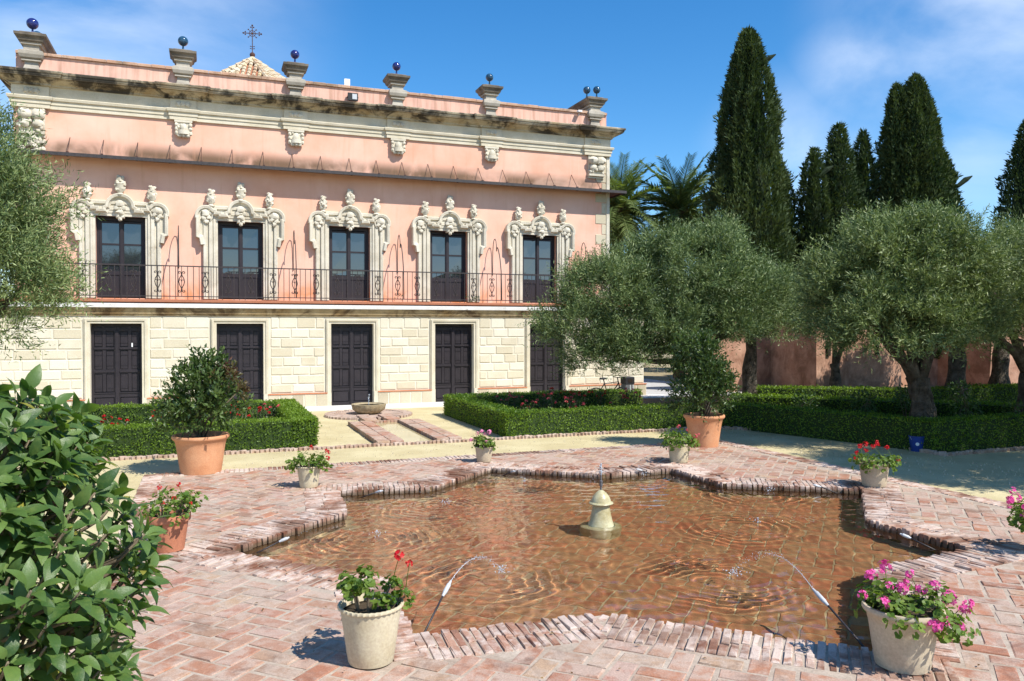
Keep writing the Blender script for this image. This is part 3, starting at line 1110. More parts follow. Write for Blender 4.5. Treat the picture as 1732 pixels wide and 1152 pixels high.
# ------------------------------------------------------------------ rill, little bowl fountain, court in front of the palace
RZ = SAND_Z
rill = structure(MB().add([(-0.38, 6.1, RZ + 0.006), (0.20, 6.1, RZ + 0.006), (0.20, 9.0, RZ + 0.006), (-0.38, 9.0, RZ + 0.006)], [(0, 1, 2, 3)]).build('rill_bed', M['sand'], **root_frame))
bl = []
for side in (-1, 1):
    cxx = -0.40 + side * 0.52
    rows_ = np.arange(6.04, 9.06, 0.075)
    for y in rows_:
        for q in (-0.115, 0.115):
            bl.append((cxx + q * 1.02, y, RZ + 0.085 + random.uniform(-0.004, 0.004), random.uniform(-0.03, 0.03), 0, 0, 1.05, 1.2))
for side in (-1, 1):
    for y in np.arange(9.15, 10.25, 0.075):
        bl.append((-0.40 + side * 0.24, y, RZ + 0.085 + random.uniform(-0.004, 0.004), 0, 0, 0, 1.3, 1.2))
for x in np.arange(-0.75, 0.0, 0.075):
    bl.append((x, 9.10, RZ + 0.07, math.pi / 2, 0, 0, 0.5, 1.2))
rm = [brick_mesh('rill_brick', 0.21, 0.056, 0.10, M['coping'], 0.003, 0.005) for _ in range(4)]
lay(bl, 'rill_brick', 'rill_brick_field', rm, M['paver'], rill, limit=0)
wr = MB().add([(-0.66, 6.05, RZ + 0.03), (-0.14, 6.05, RZ + 0.03), (-0.14, 9.05, RZ + 0.03), (-0.66, 9.05, RZ + 0.03)], [(0, 1, 2, 3)])
m_, nt_, n_n, l_, p_ = new_mat('rill_water')
p_.inputs['Base Color'].default_value = (0.42, 0.35, 0.19, 1)
p_.inputs['Roughness'].default_value = 0.06
p_.inputs['Specular IOR Level'].default_value = 0.5
structure(wr.build('rill_water', m_, **root_frame))
# ring of bricks under the bowl
ring = MB()
for k in range(54):
    a = 2 * math.pi * k / 54
    mt = Matrix.Translation((0.30 - 0.70 + 0.88 * math.cos(a), 10.75 + 0.88 * math.sin(a), RZ)) @ Matrix.Rotation(a, 4, 'Z')
    ring.box(-0.11, 0.11, -0.036, 0.036, 0, 0.06 + random.uniform(-0.006, 0.006), mat=mt, ch=0.006)
ring.lathe([(0.78, 0.0), (0.77, 0.045), (0.0, 0.045)], 40, (-0.40, 10.75, RZ))
structure(ring.build('bowl_ring', M['edging'], **root_frame))
wx, wy, _ = gw(-0.40, 10.75)
bt = thing('stone_bowl_fountain', 'small fluted stone bowl fountain on a brick ring before the middle door', 'fountain', (wx, wy, RZ + 0.045))
MB().lathe([(0.17, 0.0), (0.26, 0.03), (0.35, 0.10), (0.375, 0.20), (0.38, 0.225), (0.35, 0.23), (0.33, 0.20), (0.25, 0.12), (0.0, 0.08)], 72, wob=lambda a, i: 1 + (0.045 * abs(math.sin(a * 9)) if 1 <= i <= 4 else 0)).build('bowl', M['bowl_stone'], bt, smooth=True, angle=50)
MB().lathe([(0.33, 0.19), (0.0, 0.19)], 40).build('bowl_water', m_, bt)
jb = MB()
for k in range(46):
    jb.ball((random.gauss(0, 0.008), random.gauss(0, 0.008), 0.2 + 0.24 * random.random()), random.uniform(0.005, 0.010), 6, 4)
jb.build('water_jet', M['spray'], bt, smooth=True, kind='stuff')

# serrated brick edging round the beds
ed = []


def edge_run(pts_):
    for (p, q) in zip(pts_[:-1], pts_[1:]):
        d = Vector(q) - Vector(p)
        n_ = max(1, int(d.length / 0.075))
        an = math.atan2(d.y, d.x)
        for k in range(n_):
            c = Vector(p).lerp(Vector(q), (k + 0.5) / n_)
            ed.append((c.x, c.y, RZ + 0.055 + random.uniform(-0.012, 0.010), an + 0.6 + random.uniform(-0.15, 0.15), random.uniform(-.1, .1), random.uniform(-0.1, 0.1), 1, 1))


edge_run([(-9.0, 5.98), (5.6, 5.98), (6.35, 5.2), (6.95, 2.7), (6.98, 1.82), (12.0, 1.82)])
edm = [brick_mesh('edging_brick', 0.105, 0.05, 0.07, M['edging'], 0.006, 0.008) for _ in range(6)]
edge_o = thing('brick_edging', 'x', 'x', **root_frame)
for k_ in ('label', 'category'):
    del edge_o[k_]
edge_o['kind'] = 'structure'
lay(ed, 'edging_brick', 'edging_course', edm, M['edging'], edge_o, limit=0)

# beds, paving beside the palace
b = MB()
for (a0, a1, b0, b1) in ((-9.0, -2.3, 6.3, 10.0), (1.45, 5.6, 6.3, 10.0)):
    b.add([(a0, b0, RZ + 0.035), (a1, b0, RZ + 0.035), (a1, b1, RZ + 0.035), (a0, b1, RZ + 0.035)], [(0, 1, 2, 3)])
b.add([(6.4, 6.0, RZ + 0.036), (7.1, 2.1, RZ + 0.036), (22, 2.1, RZ + 0.036), (22, 12, RZ + 0.036), (6.4, 12, RZ + 0.036)], [(0, 1, 2, 3, 4)])
structure(b.build('flower_bed', M['bed_soil'], **root_frame))
b = MB().add([(7.9, 12.2, RZ + 0.025), (12.0, 12.2, RZ + 0.025), (12.0, 40, RZ + 0.025), (7.9, 40, RZ + 0.025)], [(0, 1, 2, 3)])
structure(b.build('pavement', M['grey_paving'], **root_frame))

# ================================================================== THE PALACE
PAL = thing('palace', 'salmon pink baroque palace with pale carved stone window surrounds and blue balls along its roofline', 'building', (FO[0], FO[1], 0), PHI)
CX = [0.03 + 2.67 * (k - 2) for k in range(5)]
UP = 0.70                    # the upper wall stands back from the ground-storey front
UL, UR = -7.42, 7.60
GLF, GRT = -8.40, 8.40
DEEP = 13.0


def holed_wall(mb, u0, u1, z0, z1, holes, y, thick):
    """Front face at y with rectangular openings and their reveals."""
    us = sorted({u0, u1} | {h[0] for h in holes} | {h[1] for h in holes})
    zs = sorted({z0, z1} | {h[2] for h in holes} | {h[3] for h in holes})
    for i in range(len(us) - 1):
        for j in range(len(zs) - 1):
            cu, cz = (us[i] + us[i + 1]) / 2, (zs[j] + zs[j + 1]) / 2
            if any(h[0] < cu < h[1] and h[2] < cz < h[3] for h in holes):
                continue
            mb.add([(us[i], y, zs[j]), (us[i + 1], y, zs[j]), (us[i + 1], y, zs[j + 1]), (us[i], y, zs[j + 1])], [(0, 1, 2, 3)])
    for (a, b, c, d) in holes:
        yb = y + thick
        mb.add([(a, y, c), (a, yb, c), (a, yb, d), (a, y, d)], [(0, 1, 2, 3)])
        mb.add([(b, y, c), (b, yb, c), (b, yb, d), (b, y, d)], [(3, 2, 1, 0)])
        mb.add([(a, y, d), (a, yb, d), (b, yb, d), (b, y, d)], [(0, 1, 2, 3)])
        mb.add([(a, y, c), (a, yb, c), (b, yb, c), (b, y, c)], [(3, 2, 1, 0)])


def plan_sweep(mb, path, prof, val=None):
    """Sweep a profile of (outward, height) along a plan path, mitred at its corners."""
    n_ = len(path)
    vs, fs = [], []
    for i in range(n_):
        p1 = Vector(path[i])
        d1 = (p1 - Vector(path[max(i - 1, 0)]))
        d2 = (Vector(path[min(i + 1, n_ - 1)]) - p1)
        d1 = d1.normalized() if d1.length > 1e-7 else d2.normalized()
        d2 = d2.normalized() if d2.length > 1e-7 else d1
        m1, m2 = Vector((d1.y, -d1.x)), Vector((d2.y, -d2.x))
        mm = (m1 + m2).normalized()
        s = 1.0 / max(0.4, mm.dot(m1))
        for (o, z) in prof:
            q = p1 + mm * o * s
            vs.append((q.x, q.y, z))
    k = len(prof)
    for i in range(n_ - 1):
        for j in range(k - 1):
            fs.append((i * k + j, (i + 1) * k + j, (i + 1) * k + j + 1, i * k + j + 1))
    mb.add(vs, fs, val)


# --- ground storey wall with its stone blocks
DH = 0.53
dh = [(c - DH, c + DH, 0.02, 2.08) for c in CX]
w = MB()
holed_wall(w, GLF, GRT, -0.1, 2.262, dh, 0.012, 0.30)
for u in (GLF, GRT):
    w.add([(u, 0.012, -0.1), (u, DEEP, -0.1), (u, DEEP, 2.262), (u, 0.012, 2.262)], [(0, 1, 2, 3)])
gwall = w.build('ground_wall', M['block_mortar'], PAL)
for c in CX:
    MB().add([(c - DH, 0.312, 0.02), (c + DH, 0.312, 0.02), (c + DH, 0.312, 2.08), (c - DH, 0.312, 2.08)], [(0, 1, 2, 3)]).build('dark_interior', M['slot'], PAL)


def stone(u0, u1, z0, z1, y, depth, mat, name, parent, j=0.008):
    b_ = MB()
    c = 0.012
    f_ = [(u0 + c, y - random.uniform(0, 0.006), z0 + c), (u1 - c, y - random.uniform(0, 0.006), z0 + c), (u1 - c, y - random.uniform(0, 0.006), z1 - c), (u0 + c, y - random.uniform(0, 0.006), z1 - c)]
    f_ = [(a + random.uniform(-j, j), yy, b + random.uniform(-j, j)) for a, yy, b in f_]
    k_ = [(u0, y + depth, z0), (u1, y + depth, z0), (u1, y + depth, z1), (u0, y + depth, z1)]
    b_.add(f_ + k_, [(0, 1, 2, 3), (4, 5, 1, 0), (5, 6, 2, 1), (6, 7, 3, 2), (7, 4, 0, 3)])
    return b_.build(name, mat, parent)


segs = [(GLF, CX[0] - 0.69)] + [(CX[i] + 0.69, CX[i + 1] - 0.69) for i in range(4)] + [(CX[4] + 0.69, GRT)]
rows = [0.385, 0.60, 0.82, 1.04, 1.27, 1.50, 1.73, 1.96, 2.24]
for r_ in range(len(rows) - 1):
    for (a, b_) in segs:
        u = a
        first = True
        while u < b_ - 0.02:
            ln = random.uniform(0.36, 0.58)
            if first and r_ % 2:
                ln *= 0.55
            first = False
            e = u + ln
            if b_ - e < 0.20:
                e = b_
            g_ = random.uniform(0.009, 0.018)
            stone(u + g_, e - g_, rows[r_] + 0.011, rows[r_ + 1] - 0.011, 0.004 - random.uniform(0, 0.006), 0.012, M['block'], 'stone_block', gwall, 0.007)
            u = e
# plinth
PLN = []
for (a, b_) in [(GLF - 0.05, CX[0] - 0.62)] + [(CX[i] + 0.62, CX[i + 1] - 0.62) for i in range(4)] + [(CX[4] + 0.62, GRT + 0.05)]:
    PLN.append(MB().box(a, b_, -0.05, 0.01, -0.1, 0.345).build('plinth', M['block_mortar'], PAL))
for plo, (a, b_) in zip(PLN, [(GLF - 0.05, CX[0] - 0.62)] + [(CX[i] + 0.62, CX[i + 1] - 0.62) for i in range(4)] + [(CX[4] + 0.62, GRT + 0.05)]):
    n_ = max(1, round((b_ - a) / 0.30))
    for k in range(n_):
        q0, q1 = a + (b_ - a) * k / n_, a + (b_ - a) * (k + 1) / n_
        stone(q0 + 0.01, q1 - 0.01, 0.02, 0.335, -0.058, 0.02, M['plinth_stone'], 'plinth_block', plo)
for (a, b_) in segs:
    MB().box(a - 0.06, b_ + 0.06, -0.07, -0.002, 0.347, 0.372).build('tile_course', M['red_line'], PAL)
# flat moulded frames round the doors
for c in CX:
    fr = MB()
    path = [(c - DH, 0.375), (c - DH, 2.08), (c + DH, 2.08), (c + DH, 0.375)]
    fr.sweep(path, [(0.0, 0.0), (0.0, 0.022), (0.055, 0.022), (0.058, 0.045), (0.10, 0.05), (0.102, 0.03), (0.125, 0.028), (0.127, -0.01)])
    for s_ in (-1, 1):
        fr.box(c + s_ * 0.595 - 0.064, c + s_ * 0.595 + 0.064, -0.055, 0.0, 0.0, 0.374)
    fr.build('door_surround', M['frieze_stone'], PAL)


def make_door(c):
    """Two tall leaves, each with three pairs of recessed panels and a solid kick panel."""
    y = 0.16
    b_ = MB()
    b_.box(c - DH, c + DH, y + 0.035, y + 0.06, 0.02, 2.08)
    for s_ in (-1, 1):
        x0, x1 = (c - DH + 0.005, c - 0.004) if s_ < 0 else (c + 0.004, c + DH - 0.005)
        for a, b2 in ((x0, x0 + 0.055), (x1 - 0.055, x1)):
            b_.box(a, b2, y, y + 0.036, 0.03, 2.0, ch=0)
        mid_ = (x0 + x1) / 2
        b_.box(mid_ - 0.035, mid_ + 0.035, y + 0.004, y + 0.036, 0.52, 2.0)
        for z in (0.44, 0.98, 1.50, 1.94):
            b_.box(x0 + 0.055, x1 - 0.055, y + 0.002, y + 0.036, z - 0.05 if z < 1 else z - 0.035, z + 0.05 if z < 1 else z + 0.035)
        b_.box(x0 + 0.055, x1 - 0.055, y + 0.002, y + 0.036, 0.03, 0.11)
        b_.box(x0 + 0.05, x1 - 0.05, y - 0.016, y + 0.01, 1.49, 1.53)
        b_.box(x0 + 0.05, x1 - 0.05, y - 0.016, y + 0.01, 0.96, 1.0)
        b_.box(x0 + 0.05, x1 - 0.05, y - 0.014, y + 0.01, 0.475, 0.50)
    b_.box(c - 0.035, c + 0.035, y - 0.024, y + 0.01, 0.03, 1.90)
    d_ = b_.build('door', M['door_paint'], PAL)
    for s_ in (-1, 1):
        x0, x1 = (c - DH + 0.06, c - 0.059) if s_ < 0 else (c + 0.059, c + DH - 0.06)
        mid_ = (x0 + x1) / 2
        MB().box(x0 + 0.02, x1 - 0.02, y + 0.006, y + 0.034, 0.13, 0.37).build('kick_panel', M['door_paint'], d_)
        for (z0, z1) in ((0.50, 0.94), (1.02, 1.46), (1.54, 1.90)):
            for (a, b2) in ((x0 + 0.015, mid_ - 0.045), (mid_ + 0.045, x1 - 0.015)):
                p_ = MB()
                p_.box(a, b2, y + 0.016, y + 0.034, z0 + 0.02, z1 - 0.02)
                p_.box(a, b2, y + 0.006, y + 0.02, z0 + 0.09, z0 + 0.108)
                if z0 > 0.9:
                    p_.box(a, b2, y + 0.006, y + 0.02, z1 - 0.11, z1 - 0.095)
                p_.build('panel', M['door_paint'], d_)


for c in CX:
    make_door(c)
# small white notice stuck on the first door's right leaf
MB().box(CX[0] + 0.30, CX[0] + 0.33, 0.145, 0.152, 1.54, 1.63).build('door_notice', M['white'], PAL)
st_o = structure(MB().box(-6.9, 9.0, -0.62, 0.0, -0.1, 0.04, ch=0.01).build('stone_step', M['white_stone'], loc=(FO[0], FO[1], 0), rotz=PHI))

# --- ledge, terrace and railing
lg = MB()
lp = [(GLF, DEEP), (GLF, 0.0), (GRT, 0.0), (GRT, DEEP)]
plan_sweep(lg, lp, [(0.0, 2.255), (0.02, 2.256), (0.022, 2.285), (0.045, 2.30), (0.06, 2.35), (0.095, 2.41), (0.10, 2.44)])
lg.build('ledge', M['ledge_stone'], PAL)
lg = MB()
plan_sweep(lg, lp, [(0.10, 2.44), (0.135, 2.445), (0.138, 2.53), (0.12, 2.545), (0.05, 2.55)])
lg.build('ledge_lip', M['white_stone'], PAL)
lg = MB()
plan_sweep(lg, lp, [(0.05, 2.55), (0.155, 2.575), (0.16, 2.625), (0.0, 2.64)])
lg.add([(GLF, 0.0, 2.64), (GRT, 0.0, 2.64), (GRT, DEEP, 2.64), (GLF, DEEP, 2.64)], [(0, 1, 2, 3)])
lg.build('terrace', M['terracotta_dark'], PAL)

RY = -0.06
rt = MB()
rt.box(GLF + 0.02, GRT - 0.02, RY - 0.012, RY + 0.012, 3.40, 3.425)
rt.box(GLF + 0.02, GRT - 0.02, RY - 0.010, RY + 0.010, 2.70, 2.72)
for u in (GLF + 0.02, GRT - 0.02):
    rt.box(u - 0.012, u + 0.012, RY, DEEP, 3.40, 3.425)
    rt.box(u - 0.010, u + 0.010, RY, DEEP, 2.70, 2.72)
    k = RY
    while k < 4:
        k += 0.125
        rt.tube([(u, k, 2.64), (u, k, 3.41)], 0.007, 4)
rail = rt.build('railing', M['iron'], PAL)
bar = MB().tube([(0, 0, 2.64), (0, 0, 3.41)], 0.008, 5).build('baluster', M['iron'], mesh_only=True)


def spiral(cx, cz, r, a0, turns, sgn, n_=12):
    return [(cx + r * (1 - 0.75 * t) * math.cos(a0 + sgn * turns * 6.283 * t), 0, cz + r * (1 - 0.75 * t) * math.sin(a0 + sgn * turns * 6.283 * t)) for t in [i / n_ for i in range(n_ + 1)]]


sc_ = MB()
for s_ in (-1, 1):
    dia = [(s_ * 0.008, 0, 3.20), (s_ * 0.05, 0, 3.12), (s_ * 0.062, 0, 3.05), (s_ * 0.045, 0, 2.98), (s_ * 0.006, 0, 2.90)]
    sc_.tube(dia, 0.010, 4)
    sc_.tube([(s_ * 0.004, 0, 3.20), (s_ * 0.012, 0, 3.25)] + [(s_ * x, y, z) for x, y, z in spiral(0.048, 3.26, 0.035, math.pi, 0.9, -1)], 0.009, 4)
    sc_.tube([(s_ * 0.004, 0, 2.90), (s_ * 0.012, 0, 2.85)] + [(s_ * x, y, z) for x, y, z in spiral(0.048, 2.835, 0.035, math.pi, 0.9, 1)], 0.009, 4)
    sc_.tube([(s_ * 0.004, 0, 3.06)] + [(s_ * x, y, z) for x, y, z in spiral(0.03, 3.085, 0.022, math.pi * 1.2, 0.8, -1)], 0.005, 4)
sc_.tube([(0, 0, 2.70), (0, 0, 3.41)], 0.0065, 4)
sc_.ball((0, 0, 3.20), 0.014, 6, 4)
sc_.ball((0, 0, 2.90), 0.014, 6, 4)
scroll = sc_.build('scroll_panel', M['iron'], mesh_only=True)
k = 0
u = GLF + 0.14
while u < GRT - 0.1:
    is_s = (k % 4 == 2)
    o = link('scroll_panel' if is_s else 'baluster', scroll if is_s else bar, rail, (u, RY, 0))
    u += 0.125 if not is_s and (k + 1) % 4 != 2 else 0.13
    k += 1
# iron arms that once carried lamps, between the windows
for k, uc in enumerate([(CX[i] + CX[i + 1]) / 2 for i in range(4)] + [CX[4] + 1.36]):
    a = MB()
    uc -= 0.03
    a.tube([(uc, -0.05, 2.70), (uc, -0.045, 3.1), (uc, -0.01, 3.5), (uc, 0.08, 3.85), (uc, 0.19, 4.06), (uc, 0.27, 4.15), (uc, 0.32, 4.16), (uc, 0.345, 4.12), (uc, 0.35, 4.06)], 0.013, 6)
    a.tube([(uc, 0.35, 4.06), (uc, 0.36, 4.20), (uc, 0.40, 4.34), (uc, 0.47, 4.41), (uc, 0.55, 4.39), (uc, 0.62, 4.28), (uc, 0.66, 4.05), (uc, 0.675, 3.7), (uc, 0.68, 3.42)], 0.010, 6)
    a.build('iron_arm', M['iron'], PAL, smooth=True)

# --- upper wall
WB, WT = 2.68, 4.61
wh = [(c - DH + 0.05, c + DH + 0.05, WB, WT) for c in CX]
w = MB()
holed_wall(w, UL, UR, 2.55, 7.72, wh, UP, 0.34)
for u, sg in ((UL, 1), (UR, -1)):
    w.add([(u, UP, 2.55), (u, UP + DEEP, 2.55), (u, UP + DEEP, 7.72), (u, UP, 7.72)], [(0, 1, 2, 3)])
w.add([(UL, UP, 7.70), (UR, UP, 7.70), (UR, UP + DEEP, 7.70), (UL, UP + DEEP, 7.70)], [(0, 1, 2, 3)])
w.add([(UL, UP + DEEP, -0.1), (UR, UP + DEEP, -0.1), (UR, UP + DEEP, 7.72), (UL, UP + DEEP, 7.72)], [(0, 1, 2, 3)])
uwall = w.build('upper_wall', M['stucco'], PAL)
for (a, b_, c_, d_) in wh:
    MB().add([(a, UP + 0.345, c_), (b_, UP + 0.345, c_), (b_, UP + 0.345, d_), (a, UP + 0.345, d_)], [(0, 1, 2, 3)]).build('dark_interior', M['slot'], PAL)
# parapet with its brick coping
pp = MB()
pp.box(UL + 0.05, UR - 0.05, UP + 0.03, UP + 0.33, 7.70, 8.16)
pp.box(UR - 0.38, UR - 0.05, UP + 0.33, UP + DEEP, 7.70, 8.16)
pp.box(UL + 0.05, UL + 0.38, UP + 0.33, UP + DEEP, 7.70, 8.16)
par = pp.build('parapet', M['stucco'], PAL)
M['coping_stone'] = mat_stone('coping_stone', (0.44, 0.26, 0.17), (0.52, 0.36, 0.26), s0=0.48, s1=0.66, amt=0.75, stain=(0.16, 0.12, 0.08))
u = UL + 0.05
while u < UR - 0.06:
    e = min(u + random.uniform(0.28, 0.34), UR - 0.05)
    dz = random.uniform(-0.006, 0.008)
    MB().box(u + 0.003, e - 0.003, UP - 0.015 - random.uniform(0, 0.01), UP + 0.37, 8.165, 8.232 + dz, ch=0.012).build('coping_tile', M['coping_stone'], par)
    u = e

# --- entablature
PIER = [-7.05, -3.88, -1.26, 1.35, 3.96, 7.16]


def pier_path(extra):
    p = [(UL, UP + DEEP), (UL, UP)]
    p = [(UL - 0.0, UP + DEEP), (UL, UP - 0.0)]
    out = [(UL, UP + DEEP)]
    # corner pier on the left breaks forward
    out += [(UL, UP - extra), (PIER[0] + 0.32, UP - extra), (PIER[0] + 0.32, UP)]
    for q in PIER[1:5]:
        out += [(q - 0.26, UP), (q - 0.26, UP - extra), (q + 0.26, UP - extra), (q + 0.26, UP)]
    out += [(PIER[5] - 0.32, UP), (PIER[5] - 0.32, UP - extra), (UR, UP - extra), (UR, UP + DEEP)]
    return out


e = MB()
plan_sweep(e, pier_path(0.05), [(0.0, 6.955), (0.045, 6.96), (0.047, 7.05), (0.065, 7.052), (0.067, 7.13), (0.10, 7.145), (0.115, 7.20), (0.10, 7.215), (0.03, 7.22), (0.03, 7.455)])
e.build('frieze', M['frieze_stone'], PAL)
e = MB()
plan_sweep(e, pier_path(0.07), [(0.03, 7.455), (0.075, 7.46), (0.08, 7.50), (0.16, 7.545), (0.22, 7.575), (0.225, 7.597)])
e.build('cornice_moulding', M['cornice_stone'], PAL)
e = MB()
plan_sweep(e, pier_path(0.07), [(0.225, 7.597), (0.30, 7.602), (0.305, 7.628), (0.318, 7.632), (0.322, 7.672), (0.345, 7.676), (0.355, 7.715), (0.34, 7.735), (-0.1, 7.76)])
e.build('cornice', M['cornice_top'], PAL)


def lump(b_, c, r, n_=5, jit=0.18):
    """A knot of carved leaves and scrolls."""
    b_.ball(c, r, 9, 6, jit=jit)


def carve(name, mat, parent, items, loc=None):
    b_ = MB()
    for (c, r) in items:
        b_.ball(c, r, 10, 7, jit=0.10)
    return b_.build(name, mat, parent, smooth=True, loc=loc, angle=35)


# carved brackets hanging under the entablature
for k, q in enumerate(PIER):
    y = UP - 0.07
    corner = k in (0, 5)
    b_ = MB()
    if not corner:
        vsx = []
        b_.box(q - 0.15, q + 0.15, y - 0.02, UP - 0.001, 6.66, 6.955)
        b_.box(q - 0.20, q + 0.20, y - 0.045, UP - 0.002, 6.90, 6.95)
        b_.lathe([(0.0, -0.05), (0.15, -0.05), (0.15, 0.05), (0.0, 0.05)], 16, (q, UP - 0.05, 6.66), val=0.5)
        for s_ in (-1, 1):
            for z in (6.84, 6.74, 6.64):
                b_.ball((q + s_ * 0.155, y - 0.02, z), (0.045, 0.05, 0.055), 8, 6, jit=0.12)
            b_.ball((q + s_ * 0.085, y - 0.03, 6.585), (0.06, 0.05, 0.05), 8, 6, jit=0.12)
        b_.ball((q, y - 0.05, 6.77), (0.075, 0.05, 0.10), 9, 6, jit=0.12)
        b_.ball((q, y - 0.045, 6.60), (0.05, 0.06, 0.07), 8, 6, jit=0.12)
        for t in range(6):
            b_.ball((q + random.uniform(-0.11, 0.11), y - 0.035, random.uniform(6.64, 6.88)), random.uniform(0.025, 0.04), 7, 5, jit=0.15)
    else:
        sg = -1 if k == 0 else 1
        for dx in ((-0.13, 0.13) if k == 0 else (-0.10, 0.14)):
            b_.box(q + dx - 0.13, q + dx + 0.13, y + 0.01, UP - 0.001, 6.30, 6.955)
            b_.ball((q + dx, y - 0.05, 6.80), (0.15, 0.10, 0.12), 10, 7, jit=0.15)
            b_.ball((q + dx, y - 0.04, 6.60), (0.11, 0.08, 0.10), 10, 7, jit=0.15)
            for t in range(5):
                b_.ball((q + dx + random.uniform(-0.12, 0.12), y - 0.03, random.uniform(6.42, 6.9)), random.uniform(0.04, 0.06), 8, 5, jit=0.2)
        b_.box(q - 0.24, q + 0.26, y - 0.06, UP - 0.002, 6.36, 6.42)
        if k == 0:
            for t in range(26):
                b_.ball((q + random.uniform(-0.26, 0.22), y - 0.02, random.uniform(5.95, 6.34)), random.uniform(0.05, 0.08), 8, 5, jit=0.2)
    b_.build('carved_bracket', M['carved'], PAL, smooth=True, angle=35)
    r_ = MB()
    for dx in (-0.10, 0, 0.10):
        r_.ball((q + dx, UP - 0.095, 7.335), (0.055, 0.03, 0.055), 8, 6, jit=0.15)
        for t in range(5):
            an = t * 1.2566
            r_.ball((q + dx + 0.05 * math.cos(an), UP - 0.09, 7.335 + 0.055 * math.sin(an)), 0.022, 6, 4)
    r_.build('rosette', M['carved'], PAL, smooth=True, angle=35)

# pedestals with glazed balls on the parapet
PP = [(0.185, 7.72), (0.13, 7.92), (0.13, 7.99), (0.185, 8.0), (0.185, 8.03), (0.15, 8.035), (0.215, 8.07), (0.24, 8.14), (0.23, 8.22), (0.15, 8.26), (0.145, 8.36), (0.195, 8.37), (0.195, 8.41), (0.215, 8.415)]
PC = [(0.20, 8.41), (0.235, 8.44), (0.255, 8.50), (0.30, 8.545), (0.305, 8.60), (0.24, 8.612), (0.20, 8.645), (0.0, 8.66)]
s2 = math.sqrt(2)
BALLS = {0: [('ball_blue', 0.0, 0.02, 0.125), ('ball_teal', -0.05, 0.85, 0.11)], 1: [('ball_teal', 0, 0, 0.118)], 2: [('ball_blue', 0, 0, 0.112)], 3: [('ball_blue', 0, 0, 0.112)], 4: [('ball_teal', 0, 0, 0.108)], 5: [('ball_teal', -0.16, 0.1, 0.108), ('ball_teal', 0.10, -0.02, 0.108)]}
for k, q in enumerate(PIER):
    long_ = k in (0, 5)
    ped = MB()
    cap = MB()
    for mb_, prof in ((ped, PP), (cap, PC)):
        vs, fs = [], []
        for (hw, z) in prof:
            yb = UP + 0.12 + hw + (0.95 if long_ else 0.0)
            yf = UP + 0.10 - hw
            xs = hw * (1.05 if long_ else 1.0)
            vs += [(q - xs, yf, z), (q + xs, yf, z), (q + xs, yb, z), (q - xs, yb, z)]
        for i in range(len(prof) - 1):
            for j in range(4):
                j2 = (j + 1) % 4
                fs.append((i * 4 + j, i * 4 + j2, (i + 1) * 4 + j2, (i + 1) * 4 + j))
        mb_.add(vs, fs)
    po = ped.build('roof_pedestal', M['pedestal_stone'], PAL)
    cap.build('pedestal_cap', M['cap_stone'], po)
    for (mt, dx, dy, br) in BALLS[k]:
        g_ = MB().lathe([(0.045, 8.62), (0.04, 8.68), (0.022, 8.72), (0.02, 8.80), (0.03, 8.82)], 12, (q + dx, UP + 0.1 + dy, 0))
        g_.ball((q + dx, UP + 0.1 + dy, 8.90), br, 20, 14)
        g_.build('ceramic_ball', M[mt], po, smooth=True)

# stone quoins at the right corner
z = 2.70
alt = 0
while z < 6.9:
    hgt = random.uniform(0.26, 0.34)
    wdt = 0.22 if alt else 0.42
    stone(UR - wdt, UR + 0.008, z + 0.004, min(z + hgt, 6.95) - 0.004, UP - 0.012, 0.016, M['plinth_stone'], 'quoin', uwall, 0.003)
    z += hgt
    alt = 1 - alt
qp = MB()
qp.box(UR - 0.07, UR + 0.03, UP - 0.035, UP + 0.1, 2.64, 6.95)
qp.build('corner_pilaster', M['carved'], PAL)

# --- sheet canopy on iron ties
cn = MB()
ca_, cb_ = UL - 0.02, UR + 0.36
zc0, zc1, out_ = 5.985, 5.90, 0.42
t_ = 0.022
yo, yi = UP - out_, UP + 0.01
cn.add([(ca_, yo, zc1), (cb_, yo, zc1), (UR, yi, zc0), (ca_, yi, zc0), (ca_, yo, zc1 + t_), (cb_, yo, zc1 + t_), (UR, yi, zc0 + t_), (ca_, yi, zc0 + t_)],
       [(3, 2, 1, 0), (4, 5, 6, 7), (0, 1, 5, 4), (3, 0, 4, 7)])
cn.add([(cb_, yo, zc1), (cb_, 6.0, zc1), (UR, 6.0, zc0), (UR, yi, zc0), (cb_, yo, zc1 + t_), (cb_, 6.0, zc1 + t_), (UR, 6.0, zc0 + t_), (UR, yi, zc0 + t_)],
       [(3, 2, 1, 0), (4, 5, 6, 7), (0, 1, 5, 4)])
can = cn.build('canopy', M['rust'], PAL)
MB().box(ca_, cb_ + 0.012, yo - 0.014, yo, zc1 - 0.045, zc1 + 0.032).box(cb_, cb_ + 0.012, yo + 0.001, 6.0, zc1 - 0.045, zc1 + 0.032).build('canopy_edge', M['iron'], PAL)
tr = MB()
tr.tube([(0, UP + 0.0, 6.36), (0, yo + 0.04, zc1 + 0.05)], 0.008, 5)
tr.box(-0.025, 0.025, yo + 0.0, yo + 0.06, zc1 + 0.02, zc1 + 0.06)
tr.box(-0.02, 0.02, yo + 0.01, yo + 0.05, zc1 - 0.05, zc1 - 0.02)
trm = tr.build('tie_rod', M['rust'], mesh_only=True)
for k in range(20):
    link('tie_rod', trm, can, (-6.30 + 0.707 * k + random.uniform(-0.015, 0.015), 0, 0))

# --- carved stone window surrounds (shared meshes)


def arc_pts(cx, cz, r, a0, a1, n_=8):
    return [(cx + r * math.cos(rad(a0 + (a1 - a0) * i / n_)), cz + r * math.sin(rad(a0 + (a1 - a0) * i / n_))) for i in range(n_ + 1)]


